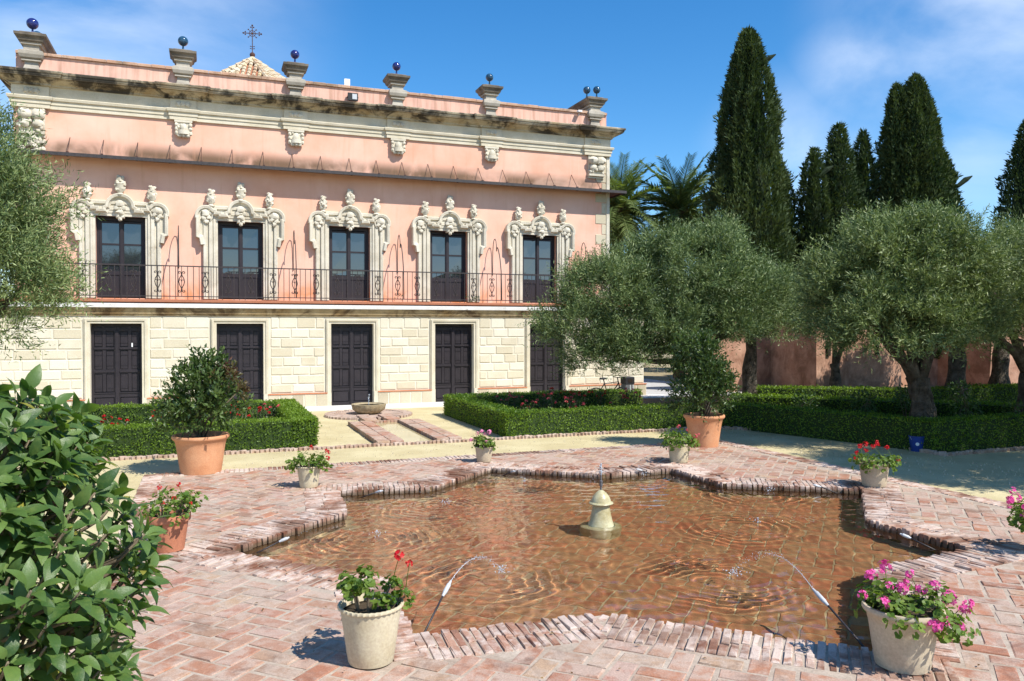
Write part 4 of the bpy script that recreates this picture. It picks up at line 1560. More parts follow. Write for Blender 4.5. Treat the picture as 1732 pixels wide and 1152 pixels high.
jb_ = MB()
path = [(-DH, 0.0), (-DH, WT - WB), (DH, WT - WB), (DH, 0.0)]
jb_.sweep(path, [(0.0, -0.05), (0.0, 0.05), (0.05, 0.055), (0.055, 0.085), (0.10, 0.088), (0.102, 0.062), (0.122, 0.062), (0.124, 0.090), (0.20, 0.09), (0.205, 0.045), (0.255, 0.042), (0.26, 0.095), (0.325, 0.10), (0.34, 0.08), (0.345, 0.0)])
jamb_mesh = jb_.build('window_jamb', M['carved'], mesh_only=True)
T = WT - WB                   # 1.93
half = [(0.90, T - 0.62), (0.93, T - 0.45), (1.00, T - 0.42), (1.00, T + 0.04)]
half += arc_pts(0.80, T + 0.08, 0.225, -10, 120, 9)[0:]
half += [(0.64, T + 0.22), (0.58, T + 0.22), (0.58, T + 0.16), (0.46, T + 0.16), (0.46, T + 0.115), (0.34, T + 0.115), (0.34, T + 0.17), (0.29, T + 0.20)]
half += arc_pts(0.0, T + 0.19, 0.29, 20, 90, 7)
out_path = [(-x, z) for x, z in half][:] + [(x, z) for x, z in half[::-1]][1:]
hb = MB()
# plate behind the hood
inner = [(-0.88, T - 0.62), (-0.88, T + 0.02), (0.88, T + 0.02), (0.88, T - 0.62)]
poly = [Vector((x, z, 0)) for x, z in out_path] + [Vector((x, z, 0)) for x, z in [(0.872, T - 0.62), (0.872, T - 0.02), (-0.872, T - 0.02), (-0.872, T - 0.62)]]
tri_ = tessellate_polygon([poly])
hb.add([(p.x, -0.07, p.y) for p in poly], [t if (poly[t[1]] - poly[t[0]]).cross(poly[t[2]] - poly[t[0]]).z > 0 else t[::-1] for t in tri_])
for i in range(len(out_path) - 1):
    a, b_ = out_path[i], out_path[i + 1]
    hb.add([(a[0], 0, a[1]), (b_[0], 0, b_[1]), (b_[0], -0.07, b_[1]), (a[0], -0.07, a[1])], [(0, 1, 2, 3)])
# projecting moulding along the broken outline
hb.sweep(out_path, [(-0.075, 0.06), (-0.075, 0.10), (-0.05, 0.125), (-0.04, 0.16), (0.015, 0.175), (0.03, 0.16), (0.03, 0.0)])
hb.sweep([(x * 0.86, z - 0.085) for x, z in out_path[9:-9]], [(-0.02, 0.06), (-0.02, 0.09), (0.02, 0.095), (0.02, 0.06)])
hood_mesh = hb.build('window_hood', M['carved'], mesh_only=True)
ks = MB()
ks.box(-0.09, 0.09, -0.15, 0, T - 0.07, T + 0.30)
for (x, z, r) in ((0, T + 0.26, 0.09), (-0.06, T + 0.16, 0.06), (0.06, T + 0.16, 0.06), (0, T + 0.06, 0.085), (-0.05, T - 0.03, 0.045), (0.05, T - 0.03, 0.045), (0, T - 0.09, 0.05), (0, T + 0.15, 0.06)):
    ks.ball((x, -0.15, z), (r, r * 0.75, r), 9, 6, jit=0.30)
orn_mesh = ks.build('keystone_carving', M['carved'], smooth=True, angle=40, mesh_only=True)
ear_mesh = []
for s_ in (-1, 1):
    ks = MB()
    for (x, z, r) in ((0.80, T + 0.14, 0.10), (0.74, T + 0.05, 0.06), (0.85, T + 0.03, 0.06), (0.79, T - 0.06, 0.055), (0.78, T + 0.20, 0.05), (0.70, T + 0.14, 0.04)):
        ks.ball((s_ * x, -0.11, z), (r, r * 0.6, r), 9, 6, jit=0.32)
    ks.tube([(s_ * x, -0.10, z) for x, z in arc_pts(0.80, T + 0.09, 0.15, -40, 230, 12)], 0.02, 6)
    ear_mesh.append(ks.build('scroll_carving', M['carved'], smooth=True, angle=40, mesh_only=True))



def finial(hgt, wdt):
    b_ = MB()
    b_.lathe([(0.10 * wdt, 0.0), (0.11 * wdt, 0.02), (0.06 * wdt, 0.05), (0.09 * wdt, 0.09), (0.10 * wdt, 0.12)], 10, (0, -0.10, 0))
    for (x, z, r) in ((0, 0.22, 0.12), (-0.06, 0.16, 0.07), (0.07, 0.17, 0.07), (0.05, 0.30, 0.085), (-0.05, 0.32, 0.075), (0.0, 0.40, 0.085), (0.06, 0.44, 0.05), (-0.03, 0.46, 0.05), (-0.09, 0.25, 0.05), (0.10, 0.27, 0.045)):
        b_.ball((x * wdt, -0.11, z * hgt / 0.5), (r * wdt, r * 0.75, r * hgt / 0.5), 9, 6, jit=0.34)
    return b_.build('finial', M['carved'], smooth=True, angle=40, mesh_only=True)


fin_s = [finial(0.42, 0.74), finial(0.42, 0.80)]
fin_c = finial(0.46, 0.88)


def french_window(c):
    """Glazed double doors set behind the reveal, dark shutters showing through the panes."""
    x0, x1, y = c - DH, c + DH, UP + 0.14
    b_ = MB()
    b_.box(x0, x0 + 0.06, y, y + 0.07, WB, WT)
    b_.box(x1 - 0.06, x1, y, y + 0.07, WB, WT)
    b_.box(x0 + 0.06, x1 - 0.06, y, y + 0.07, WT - 0.10, WT)
    for s_ in (-1, 1):
        a, e_ = (x0 + 0.062, c - 0.003) if s_ < 0 else (c + 0.003, x1 - 0.062)
        for q0, q1 in ((a, a + 0.05), (e_ - 0.05, e_)):
            b_.box(q0, q1, y + 0.01, y + 0.055, WB + 0.02, WT - 0.105)
        for zz in (WB + 0.05, WB + 0.60, WB + 0.80, WB + 1.27, WT - 0.14):
            hh_ = 0.05 if zz == WB + 0.60 else 0.022
            b_.box(a + 0.05, e_ - 0.05, y + 0.012, y + 0.05, zz - hh_, zz + hh_)
    b_.box(c - 0.03, c + 0.03, y - 0.012, y + 0.02, WB + 0.02, WT - 0.1)
    o = b_.build('window', M['door_paint'], PAL)
    for s_ in (-1, 1):
        a, e_ = (x0 + 0.112, c - 0.053) if s_ < 0 else (c + 0.053, x1 - 0.112)
        MB().box(a, e_, y + 0.028, y + 0.042, WB + 0.07, WB + 0.55).build('lower_panel', M['door_paint'], o)
        for (z0, z1) in ((WB + 0.65, WB + 0.778), (WB + 0.822, WB + 1.248), (WB + 1.292, WT - 0.162)):
            MB().add([(a, y + 0.03, z0), (e_, y + 0.03 + random.uniform(-0.002, 0.002), z0), (e_, y + 0.03, z1), (a, y + 0.03 + random.uniform(-0.002, 0.002), z1)], [(0, 1, 2, 3)]).build('pane', M['glass'], o)


for k, c in enumerate(CX):
    cc = c + 0.05
    sur = link('window_jamb', jamb_mesh, PAL, (cc, UP, WB))
    link('window_hood', hood_mesh, PAL, (cc, UP, WB))
    link('keystone_carving', orn_mesh, PAL, (cc, UP, WB))
    for em in ear_mesh:
        link('scroll_carving', em, PAL, (cc, UP, WB))
    for s_ in (-1, 1):
        link('finial', fin_s[(k + (s_ > 0)) % 2], PAL, (cc + s_ * 0.68, UP, WB + T + 0.31))
    link('finial', fin_c, PAL, (cc, UP, WB + T + 0.47))
    french_window(cc)

# weeds on the ledge and terrace
P_, D_ = [], []
for (u, n_) in ((3.25, 70), (-1.9, 14), (1.25, 14)):
    for q in range(n_):
        P_.append((u + R.normal() * 0.10, 0.0 + R.rand() * 0.05, 2.64))
        D_.append((R.normal() * 0.6, R.normal() * 0.3 - 0.2, 1.0))
P_ = np.array(P_)
P_[:, 2] += R.rand(len(P_)) * 0.16
wd = leaf_mass('weed', P_, D_, unit(len(P_)), 0.06, 0.022, M['rose_leaf'], PAL, kind='stuff')

# --- things fixed on the roof
x, y = FO[0] + 0.17 * UX - (UP - 0.02) * UY, FO[1] + 0.17 * UY + (UP - 0.02) * UX
fl = thing('floodlight', 'black square floodlight fixed on the pink parapet between two ball pedestals', 'floodlight', (x, y, 7.93), PHI)
MB().box(-0.13, 0.13, -0.07, -0.01, -0.09, 0.10, ch=0).build('housing', M['black'], fl)
MB().box(-0.02, 0.10, -0.078, -0.071, -0.06, 0.075).build('lens', M['light_metal'], fl)
MB().box(-0.14, -0.13, -0.05, 0.04, -0.02, 0.02).box(0.13, 0.14, -0.05, 0.04, -0.02, 0.02).build('bracket', M['black'], fl)
x, y = FO[0] + 0.13 * UX - (UP + 0.6) * UY, FO[1] + 0.13 * UY + (UP + 0.6) * UX
an = thing('antenna_box', 'white upright antenna box standing behind the parapet above the floodlight', 'antenna', (x, y, 7.70), PHI)
MB().box(-0.075, 0.075, -0.03, 0.03, 0.58, 0.88, ch=0.01).build('housing', M['white'], an)
MB().tube([(0, 0.0, 0), (0, 0, 0.6)], 0.02, 8).build('mast', M['light_metal'], an)
x, y = FO[0] + 6.62 * UX - (UP - 0.04) * UY, FO[1] + 6.62 * UY + (UP - 0.04) * UX
cc_ = thing('security_camera', 'small white security camera on the parapet beside the right corner pedestal', 'camera', (x, y, 8.17), PHI)
MB().box(-0.06, 0.06, -0.12, 0.0, -0.02, 0.03, ch=0.01).build('housing', M['white'], cc_)
MB().tube([(0, 0.0, -0.12), (0, -0.04, -0.02)], 0.014, 6).build('bracket', M['light_metal'], cc_)

# --- the chapel roof behind
ch = thing('chapel_tower', 'octagonal tiled tower roof with an iron cross rising behind the palace parapet', 'tower', (-9.72, 30.0, 0), rad(12))
APX, RB, ZB = 12.0, 2.5, 10.3
tw = MB()
oct_ = [(RB * 0.95 * math.cos(rad(22.5 + 45 * i)), RB * 0.95 * math.sin(rad(22.5 + 45 * i))) for i in range(8)]
for i in range(8):
    a, b_ = oct_[i], oct_[(i + 1) % 8]
    tw.add([(a[0], a[1], 0), (b_[0], b_[1], 0), (b_[0], b_[1], ZB), (a[0], a[1], ZB)], [(0, 1, 2, 3)])
tw.build('tower_wall', M['stucco'], ch)
rb = MB()
for i in range(8):
    a, b_ = [(RB * math.cos(rad(22.5 + 45 * (i + q))), RB * math.sin(rad(22.5 + 45 * (i + q)))) for q in (0, 1)]
    rb.add([(a[0], a[1], ZB), (b_[0], b_[1], ZB), (0, 0, APX - 0.05)], [(0, 1, 2)])
rf = rb.build('roof', M['terracotta_dark'], ch)
tiles = MB()
tcount = 0
for i in range(8):
    a, b_ = [Vector((RB * math.cos(rad(22.5 + 45 * (i + q))), RB * math.sin(rad(22.5 + 45 * (i + q))), ZB)) for q in (0, 1)]
    apex = Vector((0, 0, APX))
    mid_ = (a + b_) / 2
    dn = (mid_ - apex).normalized()
    sd = (b_ - a).normalized()
    nrm = sd.cross(dn)
    if nrm.z < 0:
        nrm = -nrm
    slope = (mid_ - apex).length
    hw = (b_ - a).length / 2
    for cidx in range(-5, 6):
        off = cidx * 0.19
        t0 = max(0.03, abs(off) / hw)
        s0 = t0 * slope + 0.06
        while s0 < slope:
            p0 = apex + dn * s0 + sd * off + nrm * 0.02
            p1 = apex + dn * min(slope, s0 + 0.36) + sd * off + nrm * 0.05
            tiles.tube([p0, p1], [0.062, 0.078], 7)
            s0 += 0.30
    # hip tiles
    hd = (a - apex)
    s0 = 0.05
    while s0 < hd.length:
        p0, p1 = apex + hd.normalized() * s0, apex + hd.normalized() * min(hd.length, s0 + 0.36)
        tiles.tube([p0 + Vector((0, 0, 0.05)), p1 + Vector((0, 0, 0.075))], [0.07, 0.088], 7)
        s0 += 0.30
tiles.build('roof_tile', M['roof_tile'], rf, kind='stuff')
MB().lathe([(0.16, -0.08), (0.14, 0.02), (0.09, 0.10), (0.0, 0.12)], 12, (0, 0, APX)).build('roof_cap', M['cornice_stone'], ch)
cz = APX + 0.08
cr_ = MB()
cr_.ball((0, 0, cz + 0.10), 0.10, 14, 9)
cr_.tube([(0, 0, cz), (0, 0, cz + 1.20)], 0.016, 6)
hz_ = cz + 0.90
cr_.tube([(-0.32, 0, hz_), (0.32, 0, hz_)], 0.016, 6)
cr_.tube([(0.11 * math.cos(t * 0.3927), 0, hz_ + 0.11 * math.sin(t * 0.3927)) for t in range(17)], 0.012, 5)
for t in range(4):
    an_ = rad(45 + 90 * t)
    cr_.tube([(0, 0, hz_), (0.20 * math.cos(an_), 0, hz_ + 0.20 * math.sin(an_))], 0.010, 5)
    cr_.ball((0.20 * math.cos(an_), 0, hz_ + 0.20 * math.sin(an_)), 0.026, 6, 4)
for (x, z) in ((-0.32, hz_), (0.32, hz_), (0, cz + 1.20)):
    cr_.ball((x, 0, z), 0.035, 6, 4)
    dxz = Vector((x, 0, z - hz_)).normalized()
    for s_ in (-1, 1):
        q = Vector((x, 0, z)) - dxz * 0.07 + Vector((-dxz.z, 0, dxz.x)) * 0.05 * s_
        cr_.ball(tuple(q), 0.028, 6, 4)
for s_ in (-1, 1):
    for zz in (cz + 0.32, cz + 0.40):
        cr_.tube([(0, 0, zz), (s_ * 0.07, 0, zz + 0.02)], 0.012, 5)
        cr_.ball((s_ * 0.07, 0, zz + 0.02), 0.02, 6, 4)
cr_.build('iron_cross', M['rust'], ch)

# ================================================================== BOUNDARY WALL with projecting towers
WLX, WLY = 7.87, 25.0
wt = thing('rampart_wall', 'reddish rammed-earth rampart wall with square towers and arrow slits behind the olive trees', 'wall', (WLX, WLY, 0), PHI)
wm = MB()


def wall_box(x0, x1, yf, yb, z1, n_=10):
    """Wall block with a slightly uneven rammed-earth face and top."""
    m_ = max(2, int((x1 - x0) / 0.35))
    k_ = 9
    vs, fs = [], []
    for i in range(m_ + 1):
        for j in range(k_ + 1):
            xx, zz = x0 + (x1 - x0) * i / m_, -0.1 + (z1 + 0.1) * j / k_
            vs.append((xx, yf + 0.05 * mnoise.noise(Vector((xx * 1.3, zz * 1.3, yf))), zz + (0.05 * mnoise.noise(Vector((xx * 0.9, 3, yf))) if j == k_ else 0)))
    for i in range(m_):
        for j in range(k_):
            a = i * (k_ + 1) + j
            fs.append((a, a + k_ + 1, a + k_ + 2, a + 1))
    b_ = len(vs)
    for i in range(m_ + 1):
        vs.append((x0 + (x1 - x0) * i / m_, yb, z1))
    for i in range(m_):
        fs.append((i * (k_ + 1) + k_, (i + 1) * (k_ + 1) + k_, b_ + i + 1, b_ + i))
    return vs, fs


vs, fs = wall_box(-1.9, 16.0, 0.0, 0.7, 2.75)
wm.add(vs, fs)
wm.add([(-1.9, 0.02, -0.1), (-1.9, 0.7, -0.1), (-1.9, 0.7, 2.75), (-1.9, 0.02, 2.75)], [(3, 2, 1, 0)])
wm.add([(-1.9, 0.7, -0.1), (16, 0.7, -0.1), (16, 0.7, 2.75), (-1.9, 0.7, 2.75)], [(3, 2, 1, 0)])
wm.build('curtain_wall', M['earth_wall'], wt)
for (s0, s1, slits) in ((0.33, 3.6, (0.75, 2.6)), (7.38, 11.5, (7.65, 8.75, 10.2))):
    tb = MB()
    vs, fs = wall_box(s0, s1, -2.0, 0.4, 3.05)
    tb.add(vs, fs)
    for xx in (s0, s1):
        tb.add([(xx, -1.99, -0.1), (xx, 0.4, -0.1), (xx, 0.4, 3.04), (xx, -1.99, 3.04)], [(0, 1, 2, 3)])
    to = tb.build('wall_tower', M['earth_wall'], wt)
    for sx in slits:
        MB().box(sx - 0.055, sx + 0.055, -2.062, -1.93, 1.15, 1.58).build('arrow_slit', M['slot'], to)

# ================================================================== TREES


def crown(name, blobs, n_sprig, per, L, Wd, mat, parent, up=0.35, seed=0, gap=0.15, slen=0.34, droop=0.0):
    """Olive-like foliage: many twigs of narrow leaves in the outer shell of overlapping clumps, with gaps between."""
    bl = np.array(blobs, float)
    wts = (bl[:, 3] * bl[:, 4] * bl[:, 5]) ** (2 / 3)
    pick = R.choice(len(bl), int(n_sprig / (1 - gap) * 1.05), p=wts / wts.sum())
    dirs = unit(len(pick))
    dirs[:, 2] = np.where(dirs[:, 2] < -0.55, -dirs[:, 2] * 0.6, dirs[:, 2])
    dirs /= np.linalg.norm(dirs, axis=1, keepdims=True)
    rr = 0.52 + 0.48 * R.rand(len(pick)) ** 0.55
    lob = np.array([mnoise.noise(Vector((d[0] * 2.4 + seed, d[1] * 2.4, d[2] * 2.4 + q))) for d, q in zip(dirs, pick)])
    base = bl[pick, :3] + dirs * bl[pick, 3:6] * (rr * (1 + 0.42 * lob))[:, None]
    # clumpiness
    nz = np.array([mnoise.noise(Vector((p[0] * 1.9 + seed, p[1] * 1.9, p[2] * 2.3))) + 0.9 * mnoise.noise(Vector((p[0] * 4.4, p[1] * 4.4 + seed, p[2] * 5.5))) for p in base])
    keepm = nz > np.quantile(nz, gap)
    base, dirs, rr = base[keepm][:n_sprig], dirs[keepm][:n_sprig], rr[keepm][:n_sprig]
    n_ = len(base)
    sd = dirs * 0.75 + unit(n_) * 0.55 + np.array([0, 0, up])
    sd /= np.linalg.norm(sd, axis=1, keepdims=True)
    sl = slen * (0.5 + 0.9 * R.rand(n_))
    P, D, V = [], [], []
    sv = R.rand(n_)
    for q in range(per):
        f_ = (q + 0.5) / per
        perp = np.cross(sd, unit(n_))
        perp /= np.linalg.norm(perp, axis=1, keepdims=True)
        pt = base + sd * (sl * f_)[:, None]
        pt[:, 2] -= droop * f_ * f_ * sl
        P.append(pt)
        D.append(sd * 0.65 + perp * 0.8 + np.array([0, 0, 0.1]))
        V.append(np.clip(0.70 * sv ** 1.3 + 0.30 * R.rand(n_), 0, 0.999))
    P, D, V = np.concatenate(P), np.concatenate(D), np.concatenate(V)
    leaf_mass(name, P, D, unit(len(P)), L * (0.7 + 0.6 * R.rand(len(P))), Wd * (0.7 + 0.6 * R.rand(len(P))), mat, parent, V)
    return base, sd, sl


def limbs(parent, base, trunk_r, fork_z, ends, lean=(0, 0), knots=True, mat='bark'):
    """Gnarled tapered trunk dividing into limbs that reach into the clumps."""
    tb = MB()
    b0 = Vector((0, 0, -0.05))
    fk = Vector((lean[0], lean[1], fork_z))
    pts, rs = [], []
    for i in range(9):
        t = i / 8
        p = b0.lerp(fk, t) + Vector((0.05 * math.sin(t * 7 + fork_z), 0.05 * math.cos(t * 6), 0)) * (trunk_r / 0.2) * math.sin(t * 3.14)
        pts.append(p)
        rs.append(trunk_r * (1.35 - 0.5 * t + 0.35 * (1 - t) ** 4 + 0.10 * math.sin(t * 13 + trunk_r * 50)))
    tb.tube(pts, rs, 14)
    if knots:
        tb.v = [(x * (1 + 0.16 * mnoise.noise(Vector((x * 6, y * 6, z * 2.2)))), y * (1 + 0.16 * mnoise.noise(Vector((x * 6 + 9, y * 6, z * 2.2)))), z) for x, y, z in tb.v]
    if trunk_r > 0.15 and knots and fork_z < 1.1:
        for q in range(5):
            a0 = q * 1.2566
            sp_, sr_ = [], []
            for i in range(12):
                t = i / 11
                p = b0.lerp(fk, t * 1.08)
                an_ = a0 + 1.5 * t + 0.3 * math.sin(5 * t + q)
                rr_ = trunk_r * (1.15 - 0.35 * t + 0.5 * (1 - t) ** 5) * random.uniform(0.9, 1.1)
                sp_.append(p + Vector((math.cos(an_) * rr_, math.sin(an_) * rr_, 0)))
                sr_.append(trunk_r * random.uniform(0.26, 0.46))
            tb.tube(sp_, sr_, 8)
    tb.build('trunk', M[mat], parent, smooth=True)
    for e in ends:
        e = Vector(e)
        m1 = fk.lerp(e, 0.45) + Vector((random.uniform(-.12, .12), random.uniform(-.12, .12), random.uniform(-0.05, .2)))
        lb = MB()
        lb.tube([fk - Vector((0, 0, 0.12)), fk.lerp(m1, 0.5) + Vector((0, 0, 0.05)), m1, m1.lerp(e, 0.5) + Vector((0.05, 0, 0.08)), e], [trunk_r * 0.6, trunk_r * 0.46, trunk_r * 0.34, trunk_r * 0.22, trunk_r * 0.10], 8)
        for q in range(3):
            s_ = m1.lerp(e, random.uniform(0.1, 0.8))
            d_ = Vector((random.uniform(-1, 1), random.uniform(-1, 1), random.uniform(0.0, 1))).normalized()
            lb.tube([s_, s_ + d_ * 0.25, s_ + d_ * 0.5 + Vector((0, 0, 0.06))], [trunk_r * 0.16, trunk_r * 0.10, trunk_r * 0.04], 5)
        lb.build('limb', M[mat], parent, smooth=True)


def olive(loc, label, blobs, n_sprig, trunk_r, fork_z, lean=(0, 0), L=0.062, Wd=0.0135, mat='olive_leaf', per=11, group='olive trees', gap=0.15, up=0.35, slen=0.34, droop=0.0):
    t = thing('olive_tree', label, 'tree', loc, 0, group)
    lb = [(b[0] - loc[0], b[1] - loc[1], b[2], b[3], b[4], b[5]) for b in blobs]
    limbs(t, loc, trunk_r, fork_z, [(b[0], b[1], b[2] - 0.1 * b[5]) for b in lb], lean)
    crown('crown', lb, n_sprig, per, L, Wd, M[mat], t, seed=loc[0] * 3, gap=gap, up=up, slen=slen, droop=droop)
    return t


olive((3.95, 16.6, 0), 'broad spreading olive tree before the right end of the palace, drooping over its last door',
      [(3.55, 16.6, 2.90, 1.40, 1.3, 0.80), (2.05, 16.3, 2.60, 1.05, 1.0, 0.62), (1.30, 16.1, 2.00, 0.72, 0.7, 0.55), (2.35, 16.0, 1.60, 0.75, 0.7, 0.52), (1.75, 16.0, 1.32, 0.62, 0.6, 0.42), (2.9, 16.0, 1.50, 0.65, 0.6, 0.45), (4.75, 16.6, 2.50, 1.05, 1.0, 0.72), (3.9, 16.7, 3.40, 0.80, 0.8, 0.42),
       (3.3, 15.9, 1.95, 0.95, 0.7, 0.55), (4.3, 16.9, 3.75, 0.38, 0.4, 0.36), (2.2, 16.3, 3.10, 0.7, 0.6, 0.3), (3.2, 16.5, 3.55, 0.35, 0.4, 0.30), (4.4, 16.0, 1.95, 0.6, 0.6, 0.4), (2.75, 16.5, 3.3, 0.3, 0.3, 0.3)],
      15500, 0.15, 1.2, (0.05, 0), L=0.082, Wd=0.0165, mat='olive_leaf_pale', per=11, gap=0.52, up=0.5, slen=0.40)
olive((6.05, 20.2, 0), 'olive tree with a straight dark trunk just left of the first rampart tower',
      [(5.9, 20.1, 2.70, 1.10, 1.1, 0.70), (5.6, 20.0, 2.2, 0.9, 0.8, 0.5), (6.6, 20.2, 2.4, 0.65, 0.8, 0.5), (6.3, 20.3, 3.1, 0.5, 0.6, 0.35), (6.1, 19.8, 1.95, 1.1, 0.8, 0.42)], 5200, 0.15, 1.9, L=0.075, Wd=0.017, mat='olive_leaf_pale', per=10, gap=0.48)
olive((7.15, 13.6, 0), 'old olive tree with a thick gnarled trunk rising out of the dark hedge',
      [(6.45, 13.6, 2.70, 1.10, 1.1, 0.95), (7.3, 13.7, 2.90, 0.90, 1.0, 0.80), (5.75, 13.5, 2.30, 0.72, 0.8, 0.62), (6.4, 13.1, 1.95, 1.0, 0.8, 0.52), (7.75, 13.6, 2.45, 0.50, 0.7, 0.50), (6.6, 13.8, 3.45, 0.75, 0.7, 0.32), (5.55, 13.7, 2.9, 0.4, 0.4, 0.3), (7.2, 13.2, 1.9, 0.8, 0.7, 0.45), (6.0, 13.1, 1.85, 0.7, 0.6, 0.38), (7.0, 13.6, 3.5, 0.3, 0.3, 0.3)],
      12500, 0.155, 1.05, (-0.20, 0), L=0.080, Wd=0.0160, mat='olive_leaf', per=11, gap=0.50, slen=0.36)
olive((9.7, 14.9, 0), 'olive tree at the right picture edge with a bare crooked branch on its left',
      [(9.5, 14.8, 2.9, 1.15, 1.1, 0.95), (8.75, 14.6, 2.55, 0.7, 0.7, 0.6), (9.4, 14.5, 2.1, 1.1, 0.9, 0.6), (10.4, 14.9, 2.9, 1.0, 1.0, 0.8), (8.6, 14.5, 2.0, 0.6, 0.6, 0.4)], 6500, 0.20, 1.2, L=0.066, Wd=0.0135, per=11, gap=0.48)
olive((-6.75, 9.4, 0), 'olive tree reaching in from the left edge before the first upper window',
      [(-6.45, 9.2, 3.25, 1.00, 1.0, 0.98), (-6.05, 9.1, 2.55, 0.72, 0.8, 0.62), (-6.30, 9.1, 4.05, 0.5, 0.6, 0.40), (-6.20, 9.0, 1.98, 0.62, 0.6, 0.26), (-7.20, 9.3, 3.2, 1.0, 1.0, 1.1), (-5.65, 9.1, 2.42, 0.42, 0.4, 0.22), (-6.10, 8.9, 2.9, 0.6, 0.5, 0.5), (-5.75, 9.0, 3.4, 0.35, 0.4, 0.4)], 9500, 0.18, 1.3, L=0.070, Wd=0.0135, mat='olive_leaf_pale', per=11, gap=0.50, slen=0.38)
olive((8.45, 20.6, 0), 'small forked tree with a pale trunk against the lit front of the rampart tower',
      [(8.2, 20.6, 2.65, 1.1, 1.0, 0.7), (9.2, 20.6, 2.6, 0.9, 0.9, 0.6), (8.5, 20.3, 1.95, 1.2, 0.8, 0.42)], 4200, 0.13, 1.05, (-0.1, 0), L=0.075, Wd=0.016, per=9)
olive((10.95, 19.6, 0), 'olive tree with a black trunk between the two rampart towers',
      [(10.9, 19.5, 2.7, 1.4, 1.2, 0.8), (10.6, 19.3, 2.0, 1.2, 0.8, 0.55), (11.6, 19.4, 1.95, 0.9, 0.7, 0.45)], 4500, 0.20, 1.5, L=0.075, Wd=0.016, per=9)
# trees further along the garden's right side, which shade the hedges and the path
for k, (x, y, r_, zc, lab) in enumerate([(8.85, 9.75, 1.55, 3.05, 'nearest the pool'), (10.4, 10.9, 1.9, 3.1, 'second nearest the pool'), (12.6, 13.4, 2.0, 3.2, 'beside the middle hedge'), (11.2, 8.2, 1.8, 3.3, 'farthest to the right'), (13.6, 17.4, 2.2, 3.2, 'farthest back by the rampart'), (13.0, 21.2, 2.0, 2.6, 'by the second rampart tower')]):
    olive((x, y, 0), 'olive tree just outside the picture on the right, ' + lab, [(x, y, zc, r_, r_, 0.95), (x - 0.5, y + 0.3, zc + 0.5, r_ * 0.7, r_ * 0.7, 0.6)], 4800, 0.2, 1.5, L=0.10, Wd=0.032, per=10, gap=0.08, group='olive trees out of frame')
lbm = MB().tube([(8.75, 14.3, 2.45), (8.55, 14.25, 2.62), (8.42, 14.2, 2.68), (8.32, 14.2, 2.62), (8.36, 14.2, 2.50)], [0.05, 0.06, 0.055, 0.05, 0.02], 8)
ot = [o for o in bpy.data.objects if o.name.startswith('olive_tree') and abs(o.location.x - 9.7) < 0.01][0]
lbm.v = [(x - 9.7, y - 14.9, z) for x, y, z in lbm.v]
lbm.build('limb', M['bark'], ot, smooth=True)


def cypress(loc, label, hgt, rad_, n_, twin=None, seed=0):
    t = thing('cypress_tree', label, 'tree', loc, 0, 'cypresses behind the rampart')
    MB().tube([(0, 0, -0.1), (0, 0, hgt * 0.3)], [0.22, 0.14], 10).build('trunk', M['bark'], t, smooth=True)
    stems = [(0, 0, hgt, rad_)] + (twin or [])
    Ps, Ds, Vs = [], [], []
    core = MB()
    for (ox, oy, hh, rr) in stems:
        prof = [(0.25, 0.05), (0.80, 0.10), (0.98, 0.20), (1.0, 0.34), (0.93, 0.48), (0.82, 0.62), (0.68, 0.75), (0.52, 0.86), (0.36, 0.93), (0.17, 0.98), (0.03, 1.0)]
        pr_, pz = np.array([p[0] for p in prof]), np.array([p[1] for p in prof])
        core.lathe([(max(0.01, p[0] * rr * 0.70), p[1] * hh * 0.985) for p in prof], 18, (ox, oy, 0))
        m_ = int(n_ * hh * rr / (hgt * rad_))
        zz = 0.06 + 0.94 * R.rand(m_ * 2)
        env = np.interp(zz, pz, pr_)
        ok = R.rand(m_ * 2) < 0.15 + 0.85 * env
        zz, env = zz[ok][:m_], env[ok][:m_]
        an_ = R.rand(len(zz)) * 2 * np.pi
        ridge = np.array([1.2 * mnoise.noise(Vector((math.cos(a) * 1.7 + seed, math.sin(a) * 1.7, z * hh * 0.42 + seed))) + 0.9 * mnoise.noise(Vector((math.cos(a) * 5.5, math.sin(a) * 5.5 + seed, z * hh * 0.9))) for a, z in zip(an_, zz)])
        tuft = np.array([max(0.0, mnoise.noise(Vector((math.cos(a) * rr * 2.2 + seed, math.sin(a) * rr * 2.2, z * hh * 1.6))) - 0.12) for a, z in zip(an_, zz)])
        rn = rr * env * (1 + 0.30 * ridge) * (0.82 + 0.24 * R.rand(len(zz))) + 0.55 * tuft * np.clip(env * 1.5, 0.25, 1)
        Ps.append(np.stack([ox + rn * np.cos(an_), oy + rn * np.sin(an_), zz * hh], 1))
        out = np.stack([np.cos(an_), np.sin(an_), np.zeros_like(an_)], 1)
        Ds.append(out * 0.55 + unit(len(zz)) * 0.60 + np.array([0, 0, 0.75]))
        Vs.append(np.clip(0.5 + 0.5 * ridge + 0.35 * (R.rand(len(zz)) - 0.5), 0, 0.999))
    core.build('dark_core', M['cypress_core'], t, smooth=True)  # solid dark core added inside the crown to block light
    P, D, V = np.concatenate(Ps), np.concatenate(Ds), np.concatenate(Vs)
    leaf_mass('crown', P, D, unit(len(P)), 0.17 * (0.5 + 0.9 * R.rand(len(P))), 0.052 * (0.6 + 0.8 * R.rand(len(P))), M['cypress_leaf'], t, V)
    # a stray shoot leaning out of the outline
    return t


